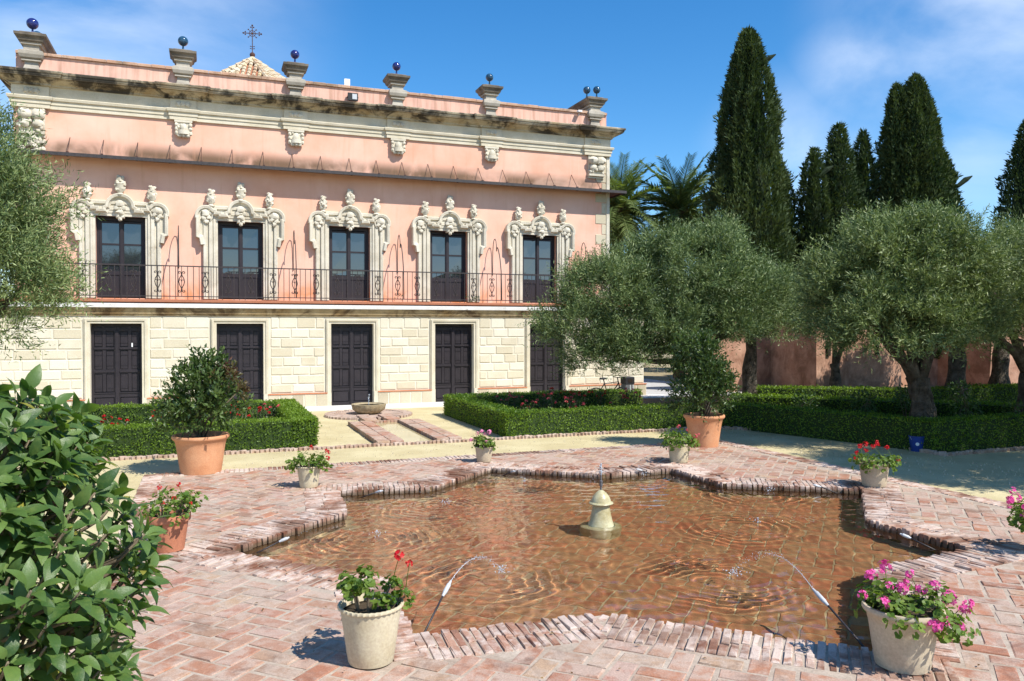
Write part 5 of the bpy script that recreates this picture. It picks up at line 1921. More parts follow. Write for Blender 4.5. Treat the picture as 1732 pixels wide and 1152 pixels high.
M['cypress_core'] = mat_simple('cypress_core', (0.010, 0.018, 0.008), (0.02, 0.034, 0.014), 6, 0.95, 0.5)
cy = [((8.25, 28.0, 0), 'tallest and broadest cypress, nearest the palms, with a stray shoot near its tip', 12.35, 1.26, 34000, None),
      ((9.72, 28.5, 0), 'shortest cypress, half hidden against the tallest one', 7.35, 0.50, 6000, None),
      ((10.65, 28.2, 0), 'slim cypress with a ragged tip, first in the gap after the tallest one', 8.25, 0.62, 8000, None),
      ((11.55, 28.3, 0), 'middle cypress of the three in the gap, taller and blunter than its neighbours', 9.15, 0.72, 10000, None),
      ((12.55, 28.6, 0), 'slim round-topped cypress close beside the broad two-headed one', 8.95, 0.56, 8000, None),
      ((14.2, 28.2, 0), 'broad two-headed cypress, second tallest of the row', 10.8, 1.0, 22000, [(0.98, 0.1, 8.2, 0.72), (-0.60, 0.1, 10.5, 0.72), (0.40, -0.1, 9.9, 0.72)]),
      ((18.25, 28.2, 0), 'cypress cut by the right edge of the picture', 9.3, 1.0, 11000, None)]
for k, a in enumerate(cy):
    cypress(a[0], a[1], a[2], a[3], int(a[4] * 1.8), a[5], seed=k * 2.7)
for (p, q) in (((8.25, 28.0, 0), (0.55, 11.2)), ((14.2, 28.2, 0), (1.55, 7.05)), ((10.65, 28.2, 0), (0.25, 7.4))):
    sh = MB().tube([(p[0] + q[0] - 0.2, p[1] - 0.3, q[1] - 0.15), (p[0] + q[0] + 0.1, p[1] - 0.3, q[1] + 0.1), (p[0] + q[0] + 0.32, p[1] - 0.3, q[1] + 0.22)], [0.07, 0.10, 0.02], 6)
    cyt = [o for o in bpy.data.objects if o.name.startswith('cypress_tree') and abs(o.location.x - p[0]) < 0.01][0]
    sh.v = [(x - p[0], y - p[1], z) for x, y, z in sh.v]
    sh.build('stray_shoot', M['cypress_core'], cyt)


# ------------------------------------------------------------------ palms
def frond_mesh(Ln, droop, nl=42):
    b_ = MB()
    pts = []
    for i in range(10):
        t = i / 9
        pts.append(Vector((Ln * t * (1 - 0.12 * droop * t), 0, -droop * Ln * 0.55 * t ** 2.1)))
    b_.tube(pts, [0.035 * (1 - t / 10) + 0.006 for t in range(10)], 5, val=0.9)
    for i in range(nl):
        t = 0.10 + 0.9 * i / nl
        q = t * 9
        i0 = min(8, int(q))
        p = pts[i0].lerp(pts[i0 + 1], q - i0)
        tg = (pts[i0 + 1] - pts[i0]).normalized()
        ll = 0.52 * math.sin(min(1, t * 1.15 + 0.12) * 2.7) + 0.10
        for s_ in (-1, 1):
            d_ = (tg * 0.75 + Vector((0, s_ * 0.8, 0.30 - 0.45 * random.random()))).normalized()
            w_ = tg.cross(d_).normalized() * 0.0
            sd = tg * 0.022
            tip = p + d_ * ll + Vector((0, 0, -0.10 * ll))
            md = p + d_ * ll * 0.5 + Vector((0, 0, 0.02))
            b_.add([p - sd * 0.5, p + sd * 0.5, md + sd, tip, md - sd], [(0, 1, 2, 3, 4)])
    return b_.build('frond', M['palm_leaf'], mesh_only=True)


FR = [frond_mesh(2.5, d) for d in (0.5, 0.75, 1.0, 1.3, 1.6)]


def palm(loc, label, hz):
    t = thing('palm_tree', label, 'tree', loc, 0, 'date palms behind the palace')
    b_ = MB()
    pts, rs = [], []
    for i in range(26):
        pts.append((0.04 * math.sin(i * 0.3), 0, hz * i / 25))
        rs.append(0.23 + (0.03 if i % 2 else -0.01) + 0.10 * max(0, (i - 21) / 4))
    b_.tube(pts, rs, 12)
    b_.build('trunk', M['palm_bark'], t)
    ga = 2.39996
    for k in range(58):
        f_ = k / 57
        el = 80 - 118 * f_ ** 0.85
        o = link('frond', FR[min(4, int(f_ * 4.99))], t, (0.0, 0.0, hz - 0.05 - 0.25 * f_))
        o.rotation_euler = (random.uniform(-0.3, 0.3), -rad(el), k * ga)
        s_ = random.uniform(0.85, 1.05)
        o.scale = (s_, s_, s_)
    return t


palm((4.05, 30.5, 0), 'date palm half hidden behind the right corner of the palace', 6.55)
palm((6.5, 31.0, 0), 'date palm in full view between the palace and the tallest cypress', 6.55)

# dark trees closing the view far behind the wall
for k, (x, y, r_, lab) in enumerate([(4.6, 40, 2.6, 'under the palms beside the palace corner'), (9.5, 36, 2.3, 'behind the tallest cypress'), (13.5, 37, 2.5, 'behind the slim cypresses'), (18.5, 40, 2.6, 'right of the two-headed cypress'), (23.5, 36, 2.6, 'beyond the right edge')]):
    t = thing('evergreen_tree', 'dark bushy evergreen far behind the rampart, ' + lab, 'tree', (x, y, 0), 0, 'evergreens behind the rampart')
    MB().tube([(0, 0, -0.1), (0, 0, 2.6)], [0.25, 0.16], 8).build('trunk', M['bark'], t)
    crown('crown', [(0, 0, 2.6, r_, r_, 1.7), (0.8, 0, 1.6, r_ * 0.8, r_ * 0.8, 1.4), (-0.9, 0, 3.1, r_ * 0.7, r_ * 0.7, 1.0)], 2600, 7, 0.16, 0.06, M['shrub_leaf'], t, seed=k, gap=0.05)

# ================================================================== HEDGES AND BEDS
M['hedge_core'] = mat_simple('hedge_core', (0.020, 0.040, 0.010), (0.035, 0.060, 0.014), 12, 0.95, 0.5)


def hedge(label, runs, hgt, group, dens=1500, size=0.034, mat='hedge_leaf', closed=False):
    """A clipped box hedge: runs are (p, q, width) centre lines in the garden frame."""
    t = thing('box_hedge', label, 'hedge', (GC[0], GC[1], 0), PHI, group)
    core = MB()
    P, N_ = [], []
    for (p, q, wd_) in runs:
        p, q = Vector(p), Vector(q)
        d = (q - p).normalized()
        n2 = Vector((d.y, -d.x))
        Ln = (q - p).length
        an = math.atan2(d.y, d.x)
        mt = Matrix.Translation((p.x, p.y, 0)) @ Matrix.Rotation(an, 4, 'Z')
        core.box(0.03, Ln - 0.03, -wd_ / 2 + 0.035, wd_ / 2 - 0.035, SAND_Z, hgt - 0.035, mat=mt)

        def put(n_, f_, nr):
            a, b_ = R.rand(n_), R.rand(n_)
            for i in range(n_):
                P.append(f_(a[i], b_[i]))
                N_.append(nr)
        side = lambda s_: (lambda a, b_: (p.x + d.x * a * Ln + n2.x * s_ * wd_ / 2, p.y + d.y * a * Ln + n2.y * s_ * wd_ / 2, SAND_Z + 0.02 + b_ * (hgt - SAND_Z - 0.02)))
        for s_ in (-1, 1):
            put(int(dens * Ln * hgt), side(s_), (n2.x * s_, n2.y * s_, 0.0))
        put(int(dens * 1.25 * Ln * wd_), lambda a, b_: (p.x + d.x * a * Ln + n2.x * (b_ - 0.5) * wd_, p.y + d.y * a * Ln + n2.y * (b_ - 0.5) * wd_, hgt), (0, 0, 1))
        for e_, sg in ((p, -1), (q, 1)):
            put(int(dens * wd_ * hgt), (lambda e_: lambda a, b_: (e_.x + n2.x * (a - 0.5) * wd_, e_.y + n2.y * (a - 0.5) * wd_, SAND_Z + 0.02 + b_ * (hgt - SAND_Z - 0.02)))(e_), (d.x * sg, d.y * sg, 0))
    core.build('shade_core', M['hedge_core'], t)  # solid box, the hedge's inner shade put into its dark green
    P, N_ = np.array(P), np.array(N_, float)
    nz = np.array([mnoise.noise(Vector((a[0] * 3.1, a[1] * 3.1, a[2] * 3.1))) + 0.7 * mnoise.noise(Vector((a[0] * 9, a[1] * 9, a[2] * 9))) for a in P])
    P = P + N_ * (0.026 * nz + 0.015 * R.normal(size=len(P)) + 0.03 * (R.rand(len(P)) > 0.985))[:, None] - N_ * 0.02
    # keep out the leaves that would sit inside another run
    up = N_[:, 2] > 0.5
    D = N_ * 0.55 + unit(len(P)) * 0.75 + np.array([0, 0, 0.25])
    V = np.clip(np.where(up, 0.62, 0.38) + 0.25 * nz + 0.30 * (R.rand(len(P)) - 0.5), 0, 0.999)  # top leaves toned lighter than the sides, sunlight put into the colour
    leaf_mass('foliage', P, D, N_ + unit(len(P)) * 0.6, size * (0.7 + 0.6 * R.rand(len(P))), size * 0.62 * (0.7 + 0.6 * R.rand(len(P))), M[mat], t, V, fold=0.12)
    return t


HG = 'clipped box hedges of the garden beds'
hedge('sunlit clipped box hedge framing the rose bed on the left', [((-9.0, 6.42), (-2.12, 6.42), 0.40), ((-2.32, 6.22), (-2.32, 10.2), 0.42), ((-9.0, 10.02), (-2.12, 10.02), 0.42)], 0.445, HG, 1700)
hedge('clipped box hedge framing the rose bed right of the rill, its left side in shade', [((1.42, 6.05), (1.42, 10.2), 0.42), ((1.22, 6.27), (5.4, 6.27), 0.42), ((1.22, 10.0), (6.2, 10.0), 0.42)], 0.445, HG, 1700)
hedge('dark box hedge in tree shade along the right path, turning at the blue bucket', [((6.02, 6.25), (7.22, 2.1), 0.44), ((7.02, 2.28), (12.5, 2.28), 0.44)], 0.48, HG, 1400)
hedge('shaded box hedge crossing behind the gnarled olive trunk', [(wg(4.9, 17.75), wg(8.3, 16.15), 0.4), (wg(8.3, 16.15), wg(12.0, 14.4), 0.4)], 0.50, HG, 900, 0.045)
hedge('low shaded box hedge farthest back at the foot of the rampart', [(wg(6.1, 19.75), wg(9.6, 19.1), 0.45), (wg(9.6, 19.1), wg(14.5, 20.9), 0.45)], 0.52, HG, 900, 0.045)


def rose_bush(a, b_, label, hgt, nfl, colour, group):
    x, y, _ = gw(a, b_)
    t = thing('rose_bush', label, 'rose bush', (x, y, 0), 0, group)
    st_ = MB()
    P, D = [], []
    tops = []
    for k in range(6):
        an_ = random.uniform(0, 6.28)
        sp_ = random.uniform(0.06, 0.24)
        top = Vector((sp_ * math.cos(an_), sp_ * math.sin(an_), hgt * random.uniform(0.7, 1.0)))
        st_.tube([(0, 0, -0.02), top * 0.5 + Vector((0, 0, 0.04)), top], [0.008, 0.006, 0.004], 5)
        tops.append(top)
        for q in range(34):
            f_ = random.uniform(0.3, 1.02)
            c = top * f_
            v = Vector((random.gauss(0, 1), random.gauss(0, 1), random.gauss(0.3, 1))).normalized()
            P.append(tuple(c + v * 0.05))
            D.append(tuple(v))
    st_.build('stem', M['twig'], t, kind='stuff')
    leaf_mass('foliage', P, D, unit(len(P)), 0.05, 0.032, M['rose_leaf'], t)
    for k in range(nfl):
        tp = tops[k % 6] + Vector((random.uniform(-.07, .07), random.uniform(-.07, .07), random.uniform(-0.04, 0.06)))
        v = unit(16)
        v[:, 2] = np.abs(v[:, 2]) * 0.8
        leaf_mass('bloom', np.array(tp)[None] + v * 0.006, v, unit(16), 0.034, 0.034, M[colour], t)


RB = 'rose bushes in the hedged beds'
rl_ = [(-6.3, 7.6, 'red'), (-5.7, 8.5, 'red'), (-5.2, 7.5, 'red'), (-4.7, 8.4, 'red'), (-4.3, 7.7, 'red'), (-3.5, 8.6, 'red'), (-2.95, 7.9, 'red'), (-2.8, 8.9, 'coral'), (-3.3, 7.3, 'red'), (-6.0, 7.0, 'red')]
lr_ = [(2.1, 7.4, 'coral'), (2.2, 8.6, 'coral'), (2.75, 7.1, 'coral'), (2.8, 8.2, 'coral'), (3.3, 9.0, 'red'), (3.45, 7.7, 'coral'), (3.9, 8.7, 'red'), (4.3, 7.6, 'coral'), (4.5, 9.0, 'red'), (5.0, 8.3, 'coral'), (2.5, 9.2, 'coral'), (3.0, 6.9, 'coral')]
ORD = ['leftmost', 'second', 'third', 'fourth', 'fifth', 'sixth', 'seventh', 'eighth', 'ninth', 'tenth', 'eleventh', 'rightmost']


def rose_label(lst, k):
    def sx(e):
        w_ = gw(e[0], e[1])
        return w_[0] / w_[1]
    rank = sorted(range(len(lst)), key=lambda i: sx(lst[i])).index(k)
    if rank == len(lst) - 1:
        return 'rightmost'
    return ORD[rank] + ('' if rank == 0 else ' from the left')


for k, (a, b_, c_) in enumerate(rl_):
    rose_bush(a + random.uniform(-.1, .1), b_, 'rose bush with red blooms in the left hedged bed, ' + rose_label(rl_, k), random.uniform(0.42, 0.56), 6, 'petal_' + c_, 'red rose bushes in the left bed')
for k, (a, b_, c_) in enumerate(lr_):
    rose_bush(a + random.uniform(-.1, .1), b_, 'rose bush with ' + ('crimson' if c_ == 'red' else 'coral pink') + ' blooms in the right hedged bed, ' + rose_label(lr_, k), random.uniform(0.46, 0.64), 6, 'petal_' + c_, 'pink rose bushes in the right bed')
# straggling plants in the shaded right-hand beds
for k, (px_, py_, h_, lab) in enumerate([(8.1, 14.2, 0.75, 'just right of the gnarled trunk'), (6.9, 15.6, 0.7, 'just left of the gnarled trunk'), (7.9, 15.9, 0.8, 'behind the gnarled trunk'), (6.0, 16.3, 0.6, 'nearest the big potted shrub'), (8.9, 14.0, 0.6, 'second to the right of the gnarled trunk'), (9.9, 17.6, 0.8, 'farthest back by the low hedge')]):
    t = thing('shrub', 'straggling shrub between the shaded hedges, ' + lab, 'shrub', (px_, py_, 0), 0, 'loose shrubs between the shaded hedges')
    st_ = MB()
    for q in range(5):
        st_.tube([(0, 0, 0), (random.uniform(-.12, .12), random.uniform(-.1, .1), h_ * 0.6), (random.uniform(-.25, .25), random.uniform(-.2, .2), h_)], [0.012, 0.008, 0.004], 5)
    st_.build('stem', M['twig'], t, kind='stuff')
    v = unit(260)
    P = v * np.array([0.26, 0.24, 0.26]) * R.rand(260, 1) ** 0.4 + np.array([0, 0, h_ * 0.72])
    leaf_mass('foliage', P, v + unit(260), unit(260), 0.075, 0.035, M['rose_leaf'], t)
for k in range(9):
    a_, b_ = random.uniform(6.6, 8.2), 2.0 + random.uniform(-0.02, 0.05)

# ================================================================== POTS
def pot_profile(rt, rb_, h, style):
    th = rt * 0.07
    if style == 'band':
        return [(rb_, 0), (rb_ + (rt * 0.90 - rb_) * 0.97, h * 0.80), (rt * 0.90, h * 0.80), (rt * 0.99, h * 0.805), (rt, h * 0.83), (rt, h * 0.985), (rt * 0.985, h), (rt - th, h), (rt - th * 1.3, h * 0.9), (rt - th * 1.5, h * 0.86)]
    if style == 'rolled':
        m_ = rt * 0.90
        return [(rb_, 0), (rb_ * 1.01, h * 0.02), (rb_ + (m_ - rb_) * 0.35, h * 0.32), (rb_ + (m_ - rb_) * 0.36, h * 0.33), (rb_ + (m_ - rb_) * 0.5, h * 0.48), (rb_ + (m_ - rb_) * 0.75, h * 0.72), (m_, h * 0.86), (rt * 0.965, h * 0.895), (rt, h * 0.93), (rt, h * 0.965), (rt * 0.98, h), (rt - th * 1.2, h), (rt - th * 1.6, h * 0.92), (rt - th * 1.8, h * 0.86)]
    m_ = rt * 0.93
    return [(rb_ * 0.98, 0), (rb_, h * 0.015), (rb_ + (m_ - rb_) * 0.16, h * 0.16), (rb_ + (m_ - rb_) * 0.20, h * 0.175), (rb_ + (m_ - rb_) * 0.30, h * 0.30), (rb_ + (m_ - rb_) * 0.33, h * 0.315), (rb_ + (m_ - rb_) * 0.62, h * 0.6), (m_, h * 0.93), (rt * 0.99, h * 0.95), (rt, h * 0.975), (rt * 0.985, h), (rt - th, h), (rt - th * 1.4, h * 0.93), (rt - th * 1.6, h * 0.87)]


def make_pot(name, loc, label, rt, rb_, h, style, mat, group):
    t = thing(name, label, 'flower pot', loc, random.uniform(0, 6.28), group)
    prof = pot_profile(rt, rb_, h, style)
    wob = None
    if style == 'scallop':
        wob = lambda a, i: 1 + (0.018 * math.sin(a * 36) if 8 <= i <= 11 else 0)
    b_ = MB()
    b_.lathe(prof, 108 if style == 'scallop' else 56, wob=wob)
    b_.build('pot', M[mat], t, smooth=True, angle=40)
    s_ = MB()
    n_ = 20
    s_.lathe([(rt * 0.88, h * 0.875), (rt * 0.6, h * 0.89), (rt * 0.3, h * 0.90), (0.0, h * 0.905)], 24)
    s_.build('soil', M['pot_soil'], t, smooth=True)
    return t


def gleaf(r):
    """Round scalloped geranium leaf, slightly cupped."""
    b_ = MB()
    vs = [(0, 0, 0)]
    n_ = 11
    for i in range(n_):
        a = 0.35 + (2 * math.pi - 0.7) * i / (n_ - 1)
        rr = r * (1.0 if i % 2 else 0.86)
        vs.append((r * 0.35 - rr * math.cos(a) - 0.35 * r, rr * math.sin(a), 0.28 * r * (1 if i % 2 else 0.7)))
    b_.add(vs, [(0, i + 1, i + 2) for i in range(n_ - 1)], val=0.0)
    return b_


GL = [gleaf(r) for r in (0.020, 0.024, 0.028)]
GLM = [g_.build('leaf', M['geranium_leaf'], mesh_only=True) for g_ in GL]


def geranium(loc, label, rt, h, wx_, hz_, nleaf, blooms, petal, objs=False, sparse=False, size=1.0, spill=0.0, shift=(0, 0), group='geraniums in pots'):
    """A geranium: stems from the soil, round leaves on stalks, umbels of blooms held above."""
    t = thing('geranium', label, 'potted plant', (loc[0], loc[1], loc[2] + h * 0.88), 0, group)
    st_ = MB()
    leaves = []
    clumps = []
    nst = 16 if not sparse else 8
    for k in range(nst):
        an_ = 6.283 * k / nst + random.uniform(-.3, .3)
        rr = wx_ * 0.5 * math.sqrt(random.uniform(0.15, 1.0))
        zz = hz_ * random.uniform(0.30, 0.95) * (1 - 0.35 * (rr / (wx_ * 0.5)) ** 2) - spill * (rr / (wx_ * 0.5)) ** 3
        c = Vector((shift[0] + rr * math.cos(an_), shift[1] + rr * math.sin(an_), zz))
        r0 = min(rt * 0.6, rr * 0.55)
        st_.tube([(r0 * math.cos(an_), r0 * math.sin(an_), -0.02), (c.x * 0.75, c.y * 0.75, max(0.03, zz * 0.6)), tuple(c)], [0.008, 0.007, 0.005], 6)
        clumps.append(c)
    for k in range(nleaf):
        c = clumps[k % nst]
        v = Vector((random.gauss(0, 1), random.gauss(0, 1), random.gauss(0.15, 0.8))).normalized()
        spread = (0.105 if not sparse else 0.075) * wx_ / 0.5
        p = c + v * spread * random.uniform(0.3, 1.0)
        if p.z < -0.01 and math.hypot(p.x, p.y) < rt:
            p.z = random.uniform(0.0, 0.06)
        nrm = (Vector((c.x, c.y, 0)) * 0.9 + v * 0.55 + Vector((0, 0, 0.6)) + Vector((random.gauss(0, .35), random.gauss(0, .35), random.gauss(0, .3)))).normalized()
        rot = nrm.to_track_quat('Z', 'X').to_matrix().to_4x4() @ Matrix.Rotation(random.uniform(0, 6.28), 4, 'Z')
        leaves.append(Matrix.Translation(p) @ rot @ Matrix.Scale(size * random.uniform(0.75, 1.15), 4))
    st_.build('stem', M['twig'], t, kind='stuff')
    if objs:
        leaves.sort(key=lambda q: -(q.translation.x * -loc[0] + q.translation.y * -loc[1]))
        if len(leaves) > 300:
            b_ = MB()
            for m_ in leaves[300:]:
                g_ = random.choice(GL)
                b_.add([m_ @ Vector(v) for v in g_.v], g_.f)
            b_.build('foliage', M['geranium_leaf'], t, kind='stuff')
        for m_ in leaves[:300]:
            o = bpy.data.objects.new('leaf', random.choice(GLM))
            COL.objects.link(o)
            o.parent = t
            o.matrix_local = m_
    else:
        b_ = MB()
        for m_ in leaves:
            g_ = random.choice(GL)
            b_.add([m_ @ Vector(v) for v in g_.v], g_.f)
        b_.build('foliage', M['geranium_leaf'], t, kind='stuff')
    for (bx, by, bz, br) in blooms:
        f_ = MB()
        c = Vector((bx, by, bz))
        near = min(clumps, key=lambda q: (q - c).length)
        f_.tube([tuple(near), tuple(near.lerp(c, 0.5) + Vector((0, 0, 0.015))), tuple(c)], [0.003, 0.0025, 0.002], 5, mi=1)
        for q in range(13):
            v = Vector((random.gauss(0, 1), random.gauss(0, 1), random.gauss(0.35, 0.8))).normalized()
            pc = c + v * br * random.uniform(0.55, 1.0)
            ax1 = v.cross(Vector((0.3, 0.5, 0.8))).normalized()
            ax2 = v.cross(ax1)
            for e_ in range(5):
                an_ = e_ * 1.2566 + q
                d1 = ax1 * math.cos(an_) + ax2 * math.sin(an_)
                d2 = ax1 * math.cos(an_ + 0.55) + ax2 * math.sin(an_ + 0.55)
                d3 = ax1 * math.cos(an_ - 0.55) + ax2 * math.sin(an_ - 0.55)
                rp = br * 0.46
                f_.add([pc, pc + d3 * rp * 0.75 + v * 0.002, pc + d1 * rp + v * 0.004, pc + d2 * rp * 0.75 + v * 0.002], [(0, 1, 2, 3)])
        f_.build('bloom', [M[petal], M['geranium_leaf']], t)
    return t


PG = 'small flower pots round the pool'
ZP = 0.005
pots = [
    # key, centre, pot label, rt, rb, h, style, material
    ('H', (-0.845, 4.74), 'cream pot with a rippled rim at the near left corner of the pool', 0.195, 0.135, 0.345, 'scallop', 'cream_pot'),
    ('G', (2.31, 4.68), 'large tan pot at the near right corner of the pool', 0.225, 0.150, 0.35, 'rolled', 'tan_pot'),
    ('A', (-3.08, 7.12), 'brown terracotta pot with a wide rim band beside the leafy bush', 0.185, 0.128, 0.325, 'band', 'terracotta_dark'),
    ('B', (-2.54, 9.93), 'cream pot with a white rim on the paving at the far left of the pool', 0.155, 0.110, 0.265, 'scallop', 'cream_pot'),
    ('C', (-0.415, 11.78), 'small tan pot at the far edge of the pool nearest the rill', 0.142, 0.105, 0.225, 'plain', 'tan_pot'),
    ('D', (2.47, 11.76), 'cream pot at the far edge of the pool in front of the big terracotta pot', 0.175, 0.130, 0.275, 'plain', 'cream_pot'),
    ('E', (4.56, 10.0), 'tan pot at the far right tip of the pool', 0.192, 0.140, 0.295, 'plain', 'tan_pot'),
    ('F', (4.74, 7.02), 'tan pot just beyond the right edge of the picture', 0.19, 0.14, 0.29, 'plain', 'tan_pot')]
for (k, (x, y), lab, rt, rb_, h, sty, mt) in pots:
    make_pot('flower_pot', (x, y, ZP), lab, rt, rb_, h, 'scallop' if sty == 'scallop' else ('rolled' if sty == 'rolled' else ('band' if sty == 'band' else 'plain')), mt, PG)
GG = 'geraniums in the small pots'
geranium((-0.845, 4.74, ZP), 'leggy geranium with bright lime leaves and one dark red bloom', 0.195, 0.345, 0.47, 0.25, 270, [(0.17, 0.02, 0.315, 0.036), (0.235, -0.02, 0.285, 0.022)], 'petal_red', True, True, 1.0, group=GG)
geranium((2.31, 4.68, ZP), 'bushy geranium crowded with hot pink blooms', 0.225, 0.35, 0.54, 0.17, 520,
         [(-0.17, 0.05, 0.20, 0.040), (-0.06, 0.10, 0.24, 0.042), (0.10, 0.12, 0.19, 0.030), (-0.02, -0.03, 0.15, 0.036), (0.10, -0.02, 0.14, 0.036), (0.20, 0.02, 0.15, 0.036), (0.27, 0.00, 0.09, 0.050), (-0.16, -0.10, 0.09, 0.038),
          (-0.24, 0.00, 0.10, 0.028), (0.06, -0.24, 0.01, 0.042), (0.14, -0.22, 0.03, 0.030), (0.30, -0.12, 0.06, 0.034), (0.23, -0.20, -0.01, 0.030), (0.36, -0.05, 0.07, 0.030), (0.02, 0.00, 0.17, 0.026), (-0.10, -0.02, 0.16, 0.030)], 'petal_pink', True, False, 1.0, 0.12, (0.05, 0.0), group=GG)
geranium((-3.08, 7.12, ZP), 'dense dark geranium with a few small red blooms', 0.185, 0.325, 0.50, 0.27, 330, [(0.10, -0.02, 0.30, 0.022), (0.10, -0.12, 0.20, 0.02), (-0.06, -0.05, 0.28, 0.024), (0.02, -0.15, 0.16, 0.016), (0.24, -0.1, 0.15, 0.016)], 'petal_red', False, False, 0.95, 0.10, (0.03, 0), group=GG)
geranium((-2.54, 9.93, ZP), 'rounded geranium with two scarlet blooms leaning out on its right', 0.155, 0.265, 0.44, 0.20, 300, [(0.245, -0.02, 0.20, 0.032), (0.25, -0.05, 0.13, 0.032), (0.03, 0.0, 0.26, 0.026), (0.22, 0.0, 0.22, 0.02)], 'petal_red', False, False, 1.0, 0.06, group=GG)
geranium((-0.415, 11.78, ZP), 'small fresh green geranium topped with pale pink blooms', 0.142, 0.225, 0.36, 0.20, 260, [(0.08, -0.03, 0.24, 0.04), (-0.03, 0, 0.25, 0.032), (-0.10, -0.03, 0.22, 0.03), (0.02, -0.05, 0.21, 0.026), (-0.19, -0.02, 0.12, 0.03), (0.04, -0.14, 0.12, 0.022)], 'petal_lightpink', False, False, 1.0, 0.08, group=GG)
geranium((2.47, 11.76, ZP), 'spreading geranium with a few coral red blooms', 0.175, 0.275, 0.54, 0.20, 330, [(-0.02, -0.05, 0.29, 0.03), (0.22, -0.1, 0.15, 0.032), (0.10, -0.08, 0.24, 0.018), (0.28, -0.04, 0.17, 0.02)], 'petal_coral', False, False, 1.1, 0.07, group=GG)
geranium((4.56, 10.0, ZP), 'geranium with many bright red blooms along its top left', 0.192, 0.295, 0.50, 0.18, 320, [(-0.20, -0.05, 0.24, 0.034), (-0.12, -0.02, 0.26, 0.036), (-0.05, -0.06, 0.24, 0.032), (0.02, -0.04, 0.26, 0.03), (-0.24, -0.06, 0.16, 0.032), (-0.26, -0.06, 0.09, 0.026), (0.14, -0.04, 0.22, 0.032), (0.03, 0.0, 0.29, 0.022), (0.27, -0.06, 0.07, 0.024), (-0.15, -0.1, 0.2, 0.028)], 'petal_red', False, False, 1.0, 0.06, group=GG)
geranium((4.70, 7.02, ZP), 'geranium with pink blooms reaching in from the right edge of the picture', 0.19, 0.29, 0.54, 0.20, 330, [(-0.30, -0.05, 0.30, 0.032), (-0.33, -0.05, 0.22, 0.045), (-0.27, -0.05, 0.24, 0.04), (-0.33, -0.05, 0.155, 0.02), (-0.22, -0.1, 0.17, 0.034), (-0.22, -0.1, 0.08, 0.045)], 'petal_pink', False, False, 1.1, 0.10, group=GG)

# the two big terracotta pots with evergreen shrubs
TG = 'big terracotta pots'
for (x, y, lab, rt, rb_, h) in ((-4.30, 10.98, 'big terracotta pot at the left corner of the brick plaza', 0.375, 0.265, 0.52), (3.24, 13.42, 'big terracotta pot at the far corner of the plaza before the olive tree', 0.345, 0.235, 0.53)):
    make_pot('terracotta_pot', (x, y, ZP - 0.01), lab, rt, rb_, h, 'rolled', 'terracotta', TG)


def shrub(loc, label, blobs, n_tw, L, Wd, mat, reds=None):
    t = thing('shrub', label, 'shrub', loc, 0, 'shrubs in big terracotta pots')
    st_ = MB()
    for k in range(12):
        b_ = random.choice(blobs)
        e = Vector((b_[0] + random.uniform(-.7, .7) * b_[3], b_[1] + random.uniform(-.7, .7) * b_[4], b_[2] + random.uniform(-0.2, .7) * b_[5]))
        st_.tube([(random.uniform(-.06, .06), random.uniform(-.06, .06), -0.04), e * 0.4 + Vector((0, 0, 0.08)), e], [0.016, 0.011, 0.005], 6)
    st_.build('stem', M['twig'], t, smooth=True, kind='stuff')
    crown('foliage', blobs, n_tw, 9, L, Wd, M[mat], t, up=0.3, seed=loc[0], gap=0.30, slen=0.22)
    t.scale = (0.88, 0.88, 1.0)
    if reds:
        crown('reddish_foliage', reds, int(n_tw * 0.10), 8, L * 0.9, Wd, M['red_shrub_leaf'], t, up=0.3, seed=loc[0] + 3, gap=0.1, slen=0.14)
    return t


shrub((-4.30, 10.98, 0.46), 'loose glossy shrub with reddish shoots in the big pot on the left', [(0.05, 0, 0.58, 0.50, 0.48, 0.38), (-0.22, 0, 0.38, 0.34, 0.36, 0.28), (0.40, 0, 0.48, 0.30, 0.32, 0.30), (0.05, 0, 0.25, 0.30, 0.3, 0.25), (-0.30, -0.1, 0.16, 0.20, 0.2, 0.10), (0.1, 0, 0.95, 0.22, 0.2, 0.14)], 560, 0.085, 0.036, 'shrub_leaf', [(0.42, -0.05, 0.72, 0.28, 0.28, 0.18)])
shrub((3.24, 13.42, 0.47), 'dense dark cone-shaped shrub in the big pot on the right', [(-0.10, 0, 0.30, 0.50, 0.46, 0.28), (-0.08, 0, 0.70, 0.46, 0.44, 0.34), (-0.18, 0, 1.10, 0.30, 0.3, 0.26), (0.22, 0, 0.45, 0.30, 0.3, 0.30), (-0.30, 0, 0.62, 0.30, 0.3, 0.28)], 1300, 0.066, 0.028, 'shrub_leaf')

# ================================================================== THE LEAFY BUSH at the left


def big_leaf(k):
    """A glossy ovate leaf with a folded midrib and a curling tip."""
    b_ = MB()
    n_ = 6
    vs, fs = [], []
    curl = [0.10, 0.22, 0.34, 0.16][k % 4]
    fold = [0.22, 0.32, 0.16, 0.28][k % 4]
    for i in range(n_ + 1):
        t = i / n_
        wdt = 0.235 * (math.sin(math.pi * (t ** 0.80)) ** 0.85) if 0 < t < 1 else 0.0
        wdt *= (1.05 - 0.15 * t)
        x = t * (1 - 0.12 * curl * t)
        z = -curl * t * t + 0.06 * math.sin(t * 3.1)
        und = 0.012 * math.sin(i * 2.1 + k)
        vs += [(x, -wdt, z + fold * wdt + und), (x, 0, z), (x, wdt, z + fold * wdt - und)]
    for i in range(n_):
        a = i * 3
        fs += [(a, a + 3, a + 4, a + 1), (a + 1, a + 4, a + 5, a + 2)]
    b_.add(vs, fs, val=0.0)
    b_.tube([(-0.16, 0, -0.03), (0, 0, 0)], [0.012, 0.014], 4, val=0.0)
    return b_


